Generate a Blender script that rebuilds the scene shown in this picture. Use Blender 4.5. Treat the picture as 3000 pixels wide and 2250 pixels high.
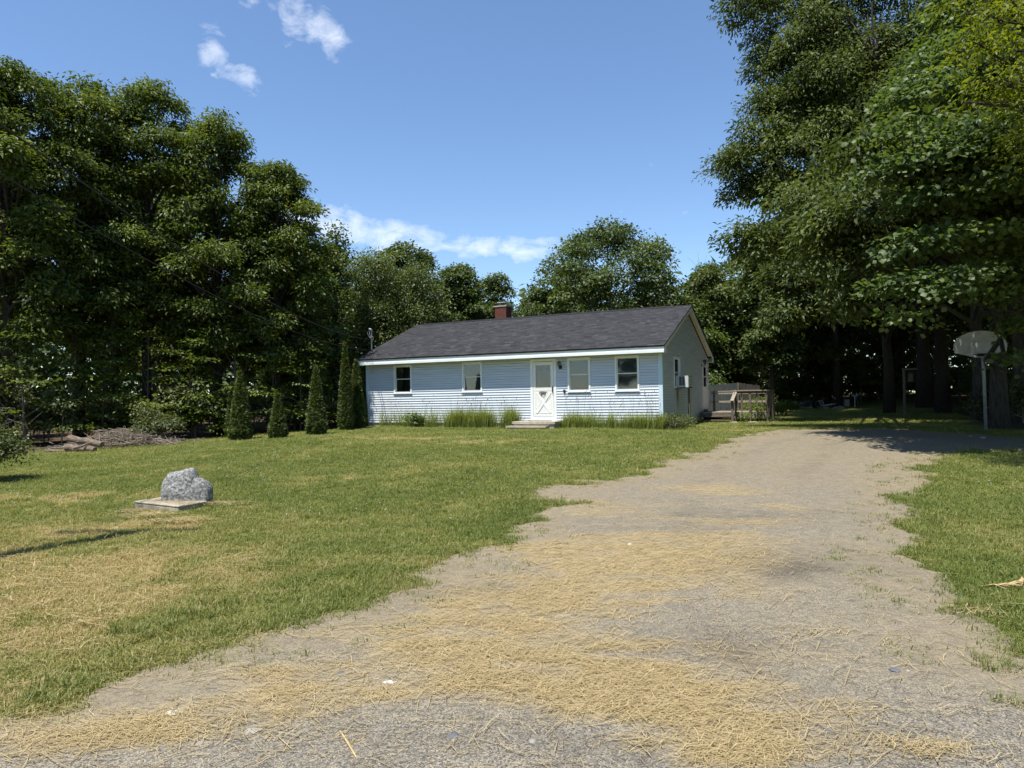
import bpy, bmesh, math, random
import numpy as np
from mathutils import Vector, Matrix, Euler
for o in list(bpy.data.objects): bpy.data.objects.remove(o)
SC = bpy.context.scene
COL = SC.collection
R = math.radians
PI = math.pi

# ------------------------------------------------------------------ camera
F_PX, PITCH, ROLL, EYE = 2025.38, 0.0204, -0.0151, 1.6
cam_d = bpy.data.cameras.new('camera'); cam = bpy.data.objects.new('camera', cam_d); COL.objects.link(cam)
cam_d.sensor_width = 36.0; cam_d.lens = F_PX/3000*36; cam_d.clip_start = .05; cam_d.clip_end = 5000
cam.matrix_world = Matrix.Translation((0, 0, EYE)) @ Matrix.Rotation(PI/2+PITCH, 4, 'X') @ Matrix.Rotation(ROLL, 4, 'Z')
SC.camera = cam
SC.render.resolution_x, SC.render.resolution_y = 1024, 768

# ------------------------------------------------------------------ sun and sky
SUN_EL = R(69.5); SUN_H = Vector((-.62, -.785)).normalized()      # towards the sun
SUN_STR, SKY_STR = 5.0, .108
sd = bpy.data.lights.new('sun', 'SUN'); sd.energy = SUN_STR; sd.angle = R(.53); sd.color = (1, .955, .88)
sun = bpy.data.objects.new('sun', sd); COL.objects.link(sun)
_sv = Vector((SUN_H.x*math.cos(SUN_EL), SUN_H.y*math.cos(SUN_EL), math.sin(SUN_EL)))
sun.rotation_euler = (-_sv).to_track_quat('-Z', 'Y').to_euler()
sun.location = (0, 0, 30)
SC.view_settings.view_transform = 'Standard'; SC.view_settings.look = 'None'
SC.view_settings.gamma = 1; SC.view_settings.use_curve_mapping = False
SC.view_settings.exposure = 0.70
SC.cycles.max_bounces = 5; SC.cycles.diffuse_bounces = 3; SC.cycles.glossy_bounces = 2; SC.cycles.transmission_bounces = 3; SC.cycles.transparent_max_bounces = 6; SC.cycles.caustics_reflective = False; SC.cycles.caustics_refractive = False

W = bpy.data.worlds.new('World'); SC.world = W; W.use_nodes = True
nt = W.node_tree; nt.nodes.clear()
def N(nt, t, **k):
    n = nt.nodes.new(t)
    for a, b in k.items():
        if a == 'inp':
            for i, v in b.items(): n.inputs[i].default_value = v
        else: setattr(n, a, b)
    return n
def M_(nt, op, a, b=None, c=None, clamp=False):
    n = nt.nodes.new('ShaderNodeMath'); n.operation = op; n.use_clamp = clamp
    for i, v in enumerate((a, b, c)):
        if v is None: continue
        if isinstance(v, (int, float)): n.inputs[i].default_value = v
        else: nt.links.new(v, n.inputs[i])
    return n.outputs[0]
sky = N(nt, 'ShaderNodeTexSky', sky_type='NISHITA', sun_disc=False, sun_elevation=SUN_EL,
        sun_rotation=math.atan2(SUN_H.x, SUN_H.y), air_density=1.0, dust_density=0.0, ozone_density=2.2, altitude=100)
tc = N(nt, 'ShaderNodeTexCoord')
sep = N(nt, 'ShaderNodeSeparateXYZ'); nt.links.new(tc.outputs['Generated'], sep.inputs[0])
az = M_(nt, 'ARCTAN2', sep.outputs[0], sep.outputs[1]); el = M_(nt, 'ARCSINE', sep.outputs[2])
cmb = N(nt, 'ShaderNodeCombineXYZ'); nt.links.new(M_(nt, 'MULTIPLY', az, 1.0), cmb.inputs[0]); nt.links.new(M_(nt, 'MULTIPLY', el, 1.7), cmb.inputs[1])
nz = N(nt, 'ShaderNodeTexNoise', inp={'Scale': 24, 'Detail': 10, 'Roughness': .62, 'Distortion': .35}); nt.links.new(cmb.outputs[0], nz.inputs['Vector'])
nz2 = N(nt, 'ShaderNodeTexNoise', inp={'Scale': 4.2, 'Detail': 3, 'Roughness': .5}); nt.links.new(cmb.outputs[0], nz2.inputs['Vector'])
def gauss(a0, e0, sa, se, slope=0.0, amp=1.0):
    da = M_(nt, 'SUBTRACT', az, a0)
    de = M_(nt, 'SUBTRACT', M_(nt, 'SUBTRACT', el, e0), M_(nt, 'MULTIPLY', da, slope))
    q = M_(nt, 'ADD', M_(nt, 'POWER', M_(nt, 'ABSOLUTE', M_(nt, 'DIVIDE', da, sa)), 2.4), M_(nt, 'POWER', M_(nt, 'ABSOLUTE', M_(nt, 'DIVIDE', de, se)), 2.0))
    return M_(nt, 'MULTIPLY', M_(nt, 'EXPONENT', M_(nt, 'MULTIPLY', q, -1.0)), amp)
tot = None
for g in [(-.262, .482, .048, .040, -.5, .80), (-.300, .500, .030, .050, 0, .72), (-.345, .520, .040, .050, 0, .60), (-.405, .445, .026, .036, 0, .78), (-.375, .415, .045, .022, -.1, .70),
          (-.175, .232, .110, .030, -.12, .95), (-.02, .214, .11, .018, -.07, .92), (-.27, .245, .08, .030, 0, .90), (.03, .222, .06, .014, 0, .70),
          (.207, .320, .012, .008, .3, .55), (.249, .253, .012, .008, 0, .45), (.16, .258, .010, .006, 0, .40)]:
    v = gauss(*g); tot = v if tot is None else M_(nt, 'MAXIMUM', tot, v)
# thin scattered fair-weather wisps over the rest of the sky, behind and beside the view
back = M_(nt, 'MULTIPLY', M_(nt, 'SUBTRACT', nz2.outputs[0], .60, clamp=True), 2.2)
tot = M_(nt, 'MAXIMUM', tot, M_(nt, 'MULTIPLY', back, M_(nt, 'GREATER_THAN', M_(nt, 'ABSOLUTE', az), .9)))
dens = M_(nt, 'MULTIPLY', M_(nt, 'SUBTRACT', M_(nt, 'ADD', nz.outputs[0], M_(nt, 'MULTIPLY', tot, .62)), .80), 1.9, clamp=True)
dens = M_(nt, 'MULTIPLY', dens, .88)
mixc = N(nt, 'ShaderNodeMix', data_type='RGBA'); nt.links.new(dens, mixc.inputs['Factor']); 
SKY_TINT = (.94, 1.02, 1.10, 1)
tint = N(nt, 'ShaderNodeMix', data_type='RGBA', blend_type='MULTIPLY', inp={0: 1.0}); nt.links.new(sky.outputs[0], tint.inputs['A']); tint.inputs['B'].default_value = SKY_TINT
nt.links.new(tint.outputs['Result'], mixc.inputs['A']); mixc.inputs['B'].default_value = (7.2, 7.5, 8.0, 1)
bg = N(nt, 'ShaderNodeBackground', inp={'Strength': SKY_STR}); nt.links.new(mixc.outputs['Result'], bg.inputs[0])
wo = N(nt, 'ShaderNodeOutputWorld'); nt.links.new(bg.outputs[0], wo.inputs[0])

# ------------------------------------------------------------------ helpers: projection, noise, terrain
def ray(px, py):
    u, v = px-1500, py-1125; c, s = math.cos(ROLL), math.sin(ROLL)
    u, v = c*u+s*v, -s*u+c*v
    x, zc = u/F_PX, -v/F_PX
    return Vector((x, math.cos(PITCH)-zc*math.sin(PITCH), math.sin(PITCH)+zc*math.cos(PITCH)))
def at(px, py, d):
    """world point seen in direction (px,py) of the photograph at depth d"""
    r = ray(px, py); return Vector((r.x*d/r.y, d, EYE+r.z*d/r.y))
def S(t):
    t = np.clip(t, 0, 1); return t*t*(3-2*t)
def ground_z(x, y):
    x = np.asarray(x, float); y = np.asarray(y, float)
    z = .42*S((y-6)/19)*(1-.55*S((-x-5)/9))
    z = z+.34*S((y-28)/14)+.62*S((y-27)/14)*S((x-17)/10)
    z = z+.012*np.sin(x*1.3+.7*y)+.010*np.sin(y*1.9-x*.6)*S((y-4)/4)
    return z
def gz(x, y): return float(ground_z(x, y))
def gp(px, py):
    """where the sight line through a photograph point meets the terrain"""
    r = ray(px, py); lo, hi = .5, 120.0
    d = lo
    prev = lo
    while d < hi:
        q = r*(d/r.y)
        if EYE+q.z < gz(q.x, q.y): break
        prev = d; d *= 1.02
    a, b = prev, d
    for _ in range(30):
        m = (a+b)/2; q = r*(m/r.y)
        if EYE+q.z < gz(q.x, q.y): b = m
        else: a = m
    q = r*(b/r.y); return Vector((q.x, q.y, gz(q.x, q.y)))
def vnoise(x, y, seed=0):
    xi = np.floor(x).astype(np.int64); yi = np.floor(y).astype(np.int64); fx = x-xi; fy = y-yi
    fx = fx*fx*(3-2*fx); fy = fy*fy*(3-2*fy)
    def h(i, j):
        n = (i*374761393+j*668265263+seed*144665) & 0xffffffff
        n = ((n ^ (n >> 13))*1274126177) & 0xffffffff
        return ((n ^ (n >> 16)) & 0xffff)/65535.0
    return (h(xi, yi)*(1-fx)+h(xi+1, yi)*fx)*(1-fy)+(h(xi, yi+1)*(1-fx)+h(xi+1, yi+1)*fx)*fy
def fbm(x, y, seed=0, oct=4):
    s = 0; a = .5; t = 0
    for i in range(oct):
        s = s+a*vnoise(x*2**i+17.3*i, y*2**i-9.1*i, seed+i*31); t += a; a *= .5
    return s/t
def poly_sdf(x, y, P):
    """signed distance, positive inside"""
    P = np.array([(p[0], p[1]) for p in P]); d = np.full(x.shape, 1e9); ins = np.zeros(x.shape, bool)
    n = len(P)
    for i in range(n):
        ax, ay = P[i]; bx, by = P[(i+1) % n]
        ex, ey = bx-ax, by-ay; L = ex*ex+ey*ey+1e-12
        t = np.clip(((x-ax)*ex+(y-ay)*ey)/L, 0, 1)
        d = np.minimum(d, (x-ax-t*ex)**2+(y-ay-t*ey)**2)
        c = ((ay > y) != (by > y))
        with np.errstate(divide='ignore', invalid='ignore'):
            xx = ax+(y-ay)*ex/(ey if abs(ey) > 1e-12 else 1e-12)
        ins ^= c & (x < xx)
    d = np.sqrt(d); return np.where(ins, d, -d)

# ------------------------------------------------------------------ helpers: objects
def tag(o, label=None, cat=None, group=None, kind=None):
    if label: o['label'] = label
    if cat: o['category'] = cat
    if group: o['group'] = group
    if kind: o['kind'] = kind
    return o
def empty(name, loc=(0, 0, 0), rz=0.0, parent=None):
    o = bpy.data.objects.new(name, None); COL.objects.link(o); o.location = loc; o.rotation_euler = (0, 0, rz)
    o.empty_display_size = .2
    if parent: o.parent = parent
    return o
def obj(name, verts, faces, mat, parent=None, smooth=False, loc=None):
    me = bpy.data.meshes.new(name); me.from_pydata([tuple(v) for v in verts], [], faces); me.update()
    if mat: me.materials.append(mat)
    if smooth:
        me.polygons.foreach_set('use_smooth', [True]*len(me.polygons))
    o = bpy.data.objects.new(name, me); COL.objects.link(o)
    if parent: o.parent = parent
    if loc is not None: o.location = loc
    return o
def np_obj(name, V, Fc, mat, parent=None, attrs=None, smooth=False, loc=None):
    """mesh from numpy arrays: V (n,3), Fc (m,k) constant polygon size"""
    V = np.ascontiguousarray(V, np.float32); Fc = np.ascontiguousarray(Fc, np.int32)
    me = bpy.data.meshes.new(name); m, k = Fc.shape
    me.vertices.add(len(V)); me.vertices.foreach_set('co', V.ravel())
    me.loops.add(m*k); me.loops.foreach_set('vertex_index', Fc.ravel())
    me.polygons.add(m); me.polygons.foreach_set('loop_start', np.arange(0, m*k, k, dtype=np.int32))
    try: me.polygons.foreach_set('loop_total', np.full(m, k, np.int32))
    except Exception: pass
    if smooth: me.polygons.foreach_set('use_smooth', np.ones(m, bool))
    for a, v in (attrs or {}).items():
        at_ = me.attributes.new(a, 'FLOAT', 'POINT'); at_.data.foreach_set('value', np.ascontiguousarray(v, np.float32))
    me.update(calc_edges=True)
    if mat: me.materials.append(mat)
    o = bpy.data.objects.new(name, me); COL.objects.link(o)
    if parent: o.parent = parent
    if loc is not None: o.location = loc
    return o
class MB:
    def __init__(s): s.v = []; s.f = []
    def box(s, x0, x1, y0, y1, z0, z1, M=None):
        b = len(s.v); c = [(x, y, z) for z in (z0, z1) for y in (y0, y1) for x in (x0, x1)]
        if M is not None: c = [tuple(M @ Vector(p)) for p in c]
        s.v += c
        s.f += [tuple(b+i for i in q) for q in ((0, 2, 3, 1), (4, 5, 7, 6), (0, 1, 5, 4), (2, 6, 7, 3), (0, 4, 6, 2), (1, 3, 7, 5))]
        return s
    def prism(s, pts, axis_vec):
        """closed polygon pts extruded by axis_vec"""
        b = len(s.v); n = len(pts); a = Vector(axis_vec)
        s.v += [tuple(p) for p in pts]+[tuple(Vector(p)+a) for p in pts]
        s.f += [tuple(b+i for i in range(n))[::-1], tuple(b+n+i for i in range(n))]
        s.f += [(b+i, b+(i+1) % n, b+n+(i+1) % n, b+n+i) for i in range(n)]
        return s
    def tube(s, pts, rad, seg=8, cap=True):
        pts = [Vector(p) for p in pts]; b = len(s.v); n = len(pts)
        if not hasattr(rad, '__len__'): rad = [rad]*n
        up = Vector((.31, .17, .93))
        for i, p in enumerate(pts):
            t = (pts[min(i+1, n-1)]-pts[max(i-1, 0)])
            t = t.normalized() if t.length > 1e-9 else Vector((0, 0, 1))
            a = t.cross(up)
            if a.length < .05: a = t.cross(Vector((1, 0, 0)))
            a.normalize(); c = t.cross(a)
            for k in range(seg):
                an = 2*PI*k/seg; s.v.append(tuple(p+(a*math.cos(an)+c*math.sin(an))*rad[i]))
        for i in range(n-1):
            for k in range(seg):
                k2 = (k+1) % seg
                s.f.append((b+i*seg+k, b+(i+1)*seg+k, b+(i+1)*seg+k2, b+i*seg+k2))
        if cap:
            s.f.append(tuple(b+k for k in range(seg))); s.f.append(tuple(b+(n-1)*seg+k for k in range(seg))[::-1])
        return s
    def lathe(s, prof, c=(0, 0, 0), seg=16):
        b = len(s.v); n = len(prof)
        for r, z in prof:
            for k in range(seg):
                a = 2*PI*k/seg; s.v.append((c[0]+r*math.cos(a), c[1]+r*math.sin(a), c[2]+z))
        for i in range(n-1):
            for k in range(seg):
                k2 = (k+1) % seg; s.f.append((b+i*seg+k, b+i*seg+k2, b+(i+1)*seg+k2, b+(i+1)*seg+k))
        s.f.append(tuple(b+k for k in range(seg))[::-1]); s.f.append(tuple(b+(n-1)*seg+k for k in range(seg)))
        return s
    def build(s, name, mat, parent=None, smooth=False, loc=None): return obj(name, s.v, s.f, mat, parent, smooth, loc)
def bx(name, x0, x1, y0, y1, z0, z1, mat, parent=None): return MB().box(x0, x1, y0, y1, z0, z1).build(name, mat, parent)

# ------------------------------------------------------------------ materials
def mat(name, col, rough=.7, var=.0, scale=8.0, bump=.0, bscale=None, col2=None, spec=.3, stretch=None, detail=5, metallic=0.0):
    m = bpy.data.materials.new(name); m.use_nodes = True; t = m.node_tree; b = t.nodes['Principled BSDF']
    b.inputs['Roughness'].default_value = rough; b.inputs['Specular IOR Level'].default_value = spec; b.inputs['Metallic'].default_value = metallic
    c = N(t, 'ShaderNodeTexCoord'); vec = c.outputs['Object']
    if stretch:
        mp = N(t, 'ShaderNodeMapping'); mp.inputs['Scale'].default_value = stretch; t.links.new(vec, mp.inputs[0]); vec = mp.outputs[0]
    nz = N(t, 'ShaderNodeTexNoise', inp={'Scale': scale, 'Detail': detail, 'Roughness': .6}); t.links.new(vec, nz.inputs['Vector'])
    if var > 0 or col2:
        rp = N(t, 'ShaderNodeValToRGB'); t.links.new(nz.outputs[0], rp.inputs[0])
        rp.color_ramp.elements[0].position = .32; rp.color_ramp.elements[1].position = .68
        c2 = col2 or tuple(x*(1+var) for x in col); c1 = col if col2 else tuple(x*(1-var) for x in col)
        rp.color_ramp.elements[0].color = (*c1, 1); rp.color_ramp.elements[1].color = (*c2, 1)
        t.links.new(rp.outputs[0], b.inputs['Base Color'])
    else: b.inputs['Base Color'].default_value = (*col, 1)
    if bump > 0:
        n2 = nz
        if bscale:
            n2 = N(t, 'ShaderNodeTexNoise', inp={'Scale': bscale, 'Detail': 6, 'Roughness': .65}); t.links.new(vec, n2.inputs['Vector'])
        bm = N(t, 'ShaderNodeBump', inp={'Strength': bump, 'Distance': .02}); t.links.new(n2.outputs[0], bm.inputs['Height']); t.links.new(bm.outputs[0], b.inputs['Normal'])
    return m
def leaf_mat(name, dark, light, trans=.45, gloss=.06, attr='tint', inst=False):
    m = bpy.data.materials.new(name); m.use_nodes = True; t = m.node_tree; t.nodes.clear()
    a = N(t, 'ShaderNodeAttribute', attribute_name=attr)
    if inst: a.attribute_type = 'INSTANCER'
    rp = N(t, 'ShaderNodeValToRGB'); t.links.new(a.outputs['Fac'], rp.inputs[0])
    rp.color_ramp.elements[0].color = (*dark, 1); rp.color_ramp.elements[1].color = (*light, 1)
    d = N(t, 'ShaderNodeBsdfDiffuse'); t.links.new(rp.outputs[0], d.inputs[0])
    tr = N(t, 'ShaderNodeBsdfTranslucent')
    mx = N(t, 'ShaderNodeMix', data_type='RGBA', blend_type='MULTIPLY', inp={0: 1.0}); t.links.new(rp.outputs[0], mx.inputs['A']); mx.inputs['B'].default_value = (1.25, 1.25, .55, 1)
    t.links.new(mx.outputs['Result'], tr.inputs[0])
    s1 = N(t, 'ShaderNodeMixShader', inp={0: trans}); t.links.new(d.outputs[0], s1.inputs[1]); t.links.new(tr.outputs[0], s1.inputs[2])
    g = N(t, 'ShaderNodeBsdfGlossy', inp={'Roughness': .55}); g.inputs[0].default_value = (.9, .95, .9, 1)
    s2 = N(t, 'ShaderNodeMixShader', inp={0: gloss}); t.links.new(s1.outputs[0], s2.inputs[1]); t.links.new(g.outputs[0], s2.inputs[2])
    o = N(t, 'ShaderNodeOutputMaterial'); t.links.new(s2.outputs[0], o.inputs[0])
    return m
MAT = {}
MAT['siding'] = mat('siding', (.57, .62, .665), .55, .08, 2.2, .05, 60, spec=.35, stretch=(.4, .4, 3))
def drip_stain(m):
    t = m.node_tree; b = t.nodes['Principled BSDF']; src = b.inputs['Base Color'].links[0].from_socket
    c = N(t, 'ShaderNodeTexCoord'); sp = N(t, 'ShaderNodeSeparateXYZ'); t.links.new(c.outputs['Object'], sp.inputs[0]); n = N(t, 'ShaderNodeTexNoise', inp={'Scale': 5.0, 'Detail': 4}); t.links.new(c.outputs['Object'], n.inputs['Vector'])
    yy = M_(t, 'ADD', sp.outputs[1], M_(t, 'MULTIPLY', M_(t, 'SUBTRACT', n.outputs[0], .5), .25))
    a = M_(t, 'SUBTRACT', 1.0, M_(t, 'DIVIDE', M_(t, 'ABSOLUTE', M_(t, 'SUBTRACT', yy, 2.25)), .26), clamp=True)
    zz = M_(t, 'MULTIPLY', M_(t, 'MULTIPLY', M_(t, 'SUBTRACT', sp.outputs[2], .35, clamp=True), 1.6, clamp=True), M_(t, 'LESS_THAN', sp.outputs[2], 1.29))
    f = M_(t, 'MULTIPLY', M_(t, 'MULTIPLY', a, zz), M_(t, 'GREATER_THAN', sp.outputs[0], -.05)); f = M_(t, 'MULTIPLY', f, 1.1, clamp=True)
    mx = N(t, 'ShaderNodeMix', data_type='RGBA'); t.links.new(f, mx.inputs['Factor']); t.links.new(src, mx.inputs['A']); mx.inputs['B'].default_value = (.22, .16, .10, 1); t.links.new(mx.outputs['Result'], b.inputs['Base Color'])
drip_stain(MAT['siding'])
MAT['trim_white'] = mat('trim_white', (.78, .80, .80), .5, .05, 6, .04, 40)
MAT['trim_blue'] = mat('trim_blue', (.54, .66, .74), .5, .05, 5, .04, 40)
MAT['fascia'] = mat('fascia', (.74, .785, .79), .45, .05, 4, .03, 30)
MAT['soffit'] = mat('soffit', (.62, .58, .48), .7, .06, 4)  # beige carries the warm reflected light under the eaves
MAT['door_white'] = mat('door_white', (.78, .78, .74), .45, .05, 7, .05, 40)
MAT['wall_core'] = mat('wall_core', (.35, .38, .42), .8, .1, 4)
MAT['concrete'] = mat('concrete', (.36, .33, .28), .9, .22, 5, .35, 60)
MAT['step_concrete'] = mat('step_concrete', (.40, .35, .27), .9, .25, 6, .35, 70)
MAT['rust'] = mat('rust', (.10, .035, .018), .9, .4, 40, .3)
MAT['black_metal'] = mat('black_metal', (.018, .018, .02), .4, .2, 20)
MAT['grey_metal'] = mat('grey_metal', (.22, .23, .24), .45, .2, 20, .1, metallic=.6)
MAT['pole_metal'] = mat('pole_metal', (.30, .31, .32), .5, .2, 12, .1, metallic=.3)
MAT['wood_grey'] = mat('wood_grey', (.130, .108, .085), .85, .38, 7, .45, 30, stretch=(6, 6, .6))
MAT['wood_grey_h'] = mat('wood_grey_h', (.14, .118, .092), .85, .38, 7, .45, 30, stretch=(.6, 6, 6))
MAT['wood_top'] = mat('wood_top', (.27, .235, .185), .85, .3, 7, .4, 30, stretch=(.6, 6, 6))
MAT['brick'] = mat('brick', (.135, .045, .032), .9, .35, 12, .4, 60)
MAT['mortar'] = mat('mortar', (.42, .38, .34), .95, .15, 20, .3, 60)
MAT['curtain'] = mat('curtain', (.05, .05, .055), .9, .5, 6, stretch=(8, 1, .3))
MAT['blind'] = mat('blind', (.13, .135, .135), .8, .06, 4)
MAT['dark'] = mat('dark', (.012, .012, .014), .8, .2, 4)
MAT['inner_door'] = mat('inner_door', (.075, .095, .12), .5, .06, 4)
MAT['ac_white'] = mat('ac_white', (.52, .55, .56), .5, .08, 8)
MAT['ac_grille'] = mat('ac_grille', (.10, .12, .135), .6, .15, 20)
MAT['ac_back'] = mat('ac_back', (.30, .29, .25), .6, .25, 20)
MAT['bark'] = mat('bark', (.045, .036, .028), .95, .5, 5, 1.0, 9, stretch=(7, 7, 1.1), detail=8)
MAT['bark_lichen'] = mat('bark_lichen', (.036, .030, .025), .95, bump=1.0, scale=3.2, bscale=11, col2=(.090, .088, .078), stretch=(5, 5, 1.0), detail=9)
MAT['bark_pale'] = mat('bark_pale', (.12, .108, .09), .9, .4, 6, .6, 12, stretch=(3, 3, 1))
MAT['birch'] = mat('birch', (.55, .52, .46), .8, .35, 5, .4, 10, stretch=(1, 1, 5))
MAT['twig'] = mat('twig', (.22, .18, .14), .9, .4, 9, .3)
MAT['log'] = mat('log', (.17, .13, .10), .95, .5, 6, .9, 14, stretch=(1, 5, 5))
MAT['log_end'] = mat('log_end', (.42, .33, .22), .9, .3, 14, .4)
MAT['rubber'] = mat('rubber', (.02, .02, .02), .8, .3, 20)
MAT['paper'] = mat('paper', (.55, .54, .50), .8, .04, 20)
MAT['blue_plastic'] = mat('blue_plastic', (.05, .11, .42), .5, .15, 8)
MAT['grey_plastic'] = mat('grey_plastic', (.35, .37, .38), .6, .1, 8)
MAT['white_pvc'] = mat('white_pvc', (.6, .62, .6), .5, .12, 9)
MAT['board_white'] = mat('board_white', (.42, .43, .41), .65, .22, 4, .1, 30)
MAT['stone_pale'] = mat('stone_pale', (.27, .25, .22), .95, .25, 6, .6, 25)
MAT['straw'] = mat('straw', (.42, .31, .15), .8, .25, 30)
MAT['rail_shade'] = MAT['wood_grey']  # same weathered grey wood under a second key
# boulder: grey granite speckled with dark and pale lichen
def boulder_mat():
    m = mat('boulder', (.17, .17, .17), .95, .3, 5, .9, 30); t = m.node_tree; b = t.nodes['Principled BSDF']
    c = N(t, 'ShaderNodeTexCoord')
    n1 = N(t, 'ShaderNodeTexNoise', inp={'Scale': 24, 'Detail': 6, 'Roughness': .7}); t.links.new(c.outputs['Object'], n1.inputs['Vector'])
    r1 = N(t, 'ShaderNodeValToRGB'); t.links.new(n1.outputs[0], r1.inputs[0])
    e = r1.color_ramp.elements; e[0].position = .36; e[0].color = (.05, .05, .052, 1); e[1].position = .66; e[1].color = (.40, .41, .38, 1)
    k = r1.color_ramp.elements.new(.50); k.color = (.20, .20, .195, 1)
    n2 = N(t, 'ShaderNodeTexNoise', inp={'Scale': 5, 'Detail': 4}); t.links.new(c.outputs['Object'], n2.inputs['Vector'])
    mx = N(t, 'ShaderNodeMix', data_type='RGBA', blend_type='OVERLAY', inp={0: .5}); t.links.new(r1.outputs[0], mx.inputs['A']); t.links.new(n2.outputs[0], mx.inputs['B'])
    t.links.new(mx.outputs['Result'], b.inputs['Base Color']); return m
MAT['boulder'] = boulder_mat()
# window glass: clear pane with reflections
def glass_mat(name, tintc=(.8, .85, .85)):
    m = bpy.data.materials.new(name); m.use_nodes = True; t = m.node_tree; t.nodes.clear()
    tr = N(t, 'ShaderNodeBsdfTransparent'); tr.inputs[0].default_value = (*tintc, 1)
    g = N(t, 'ShaderNodeBsdfGlossy', inp={'Roughness': .03}); fr = N(t, 'ShaderNodeFresnel', inp={'IOR': 1.5})
    fac = M_(t, 'ADD', M_(t, 'MULTIPLY', fr.outputs[0], 1.0), .03, clamp=True)
    s = N(t, 'ShaderNodeMixShader'); t.links.new(fac, s.inputs[0]); t.links.new(tr.outputs[0], s.inputs[1]); t.links.new(g.outputs[0], s.inputs[2])
    o = N(t, 'ShaderNodeOutputMaterial'); t.links.new(s.outputs[0], o.inputs[0]); return m
MAT['glass'] = glass_mat('glass')
# shingles: per-tab colour
def shingle_mat():
    m = bpy.data.materials.new('shingle'); m.use_nodes = True; t = m.node_tree; b = t.nodes['Principled BSDF']
    a = N(t, 'ShaderNodeAttribute', attribute_name='tint'); rp = N(t, 'ShaderNodeValToRGB'); t.links.new(a.outputs['Fac'], rp.inputs[0])
    e = rp.color_ramp.elements; e[0].color = (.014, .015, .018, 1); e[1].color = (.070, .070, .075, 1)
    c = N(t, 'ShaderNodeTexCoord'); n = N(t, 'ShaderNodeTexNoise', inp={'Scale': 90, 'Detail': 3}); t.links.new(c.outputs['Object'], n.inputs['Vector'])
    mx = N(t, 'ShaderNodeMix', data_type='RGBA', blend_type='OVERLAY', inp={0: .6}); t.links.new(rp.outputs[0], mx.inputs['A']); t.links.new(n.outputs[0], mx.inputs['B'])
    t.links.new(mx.outputs['Result'], b.inputs['Base Color']); b.inputs['Roughness'].default_value = .9; b.inputs['Specular IOR Level'].default_value = .2
    bm = N(t, 'ShaderNodeBump', inp={'Strength': .5, 'Distance': .004}); t.links.new(n.outputs[0], bm.inputs['Height']); t.links.new(bm.outputs[0], b.inputs['Normal'])
    return m
MAT['shingle'] = shingle_mat()
MAT['leaf_oak'] = leaf_mat('leaf_oak', (0.028, 0.050, 0.012), (0.150, 0.185, 0.055), 0.38, 0.02)
MAT['leaf_left'] = leaf_mat('leaf_left', (0.034, 0.062, 0.01), (0.165, 0.205, 0.04), 0.42, 0.025)
MAT['leaf_maple'] = leaf_mat('leaf_maple', (0.045, 0.085, 0.016), (0.135, 0.185, 0.045), 0.48, 0.03)
MAT['leaf_yellow'] = leaf_mat('leaf_yellow', (0.085, 0.115, 0.01), (0.235, 0.265, 0.022), 0.5, 0.02)
MAT['leaf_back'] = leaf_mat('leaf_back', (0.032, 0.06, 0.013), (0.14, 0.18, 0.046), 0.4, 0.03)
MAT['leaf_birch'] = leaf_mat('leaf_birch', (0.05, 0.078, 0.018), (0.165, 0.195, 0.055), 0.45, 0.03)
MAT['leaf_sapling'] = leaf_mat('leaf_sapling', (0.05, 0.085, 0.012), (0.19, 0.24, 0.036), 0.48, 0.025)
MAT['leaf_cedar'] = leaf_mat('leaf_cedar', (0.036, 0.058, 0.012), (0.135, 0.170, 0.042), 0.3, 0.02)
MAT['leaf_shrub'] = leaf_mat('leaf_shrub', (0.045, 0.065, 0.018), (0.165, 0.185, 0.062), 0.4, 0.03)
MAT['blade_tall'] = leaf_mat('blade_tall', (.130, .175, .030), (.290, .330, .080), .5, .03)
MAT['seed_head'] = leaf_mat('seed_head', (.16, .12, .08), (.30, .24, .15), .3, .02)
def ramp_mat(name, stops, inst, trans=.35):
    m = leaf_mat(name, stops[0][1], stops[-1][1], trans, .03, inst=inst)
    rp = [n for n in m.node_tree.nodes if n.type == 'VALTORGB'][0].color_ramp
    rp.elements[0].position = stops[0][0]; rp.elements[1].position = stops[-1][0]
    for p, c in stops[1:-1]: rp.elements.new(p).color = (*c, 1)
    return m
GREEN = (.185, .210, .048); MIDG = (.280, .265, .085); TAN = (.44, .350, .175)
MAT['grass'] = ramp_mat('grass', [(0, (.118, .158, .028)), (.35, GREEN), (.62, MIDG), (1, TAN)], True)
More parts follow.
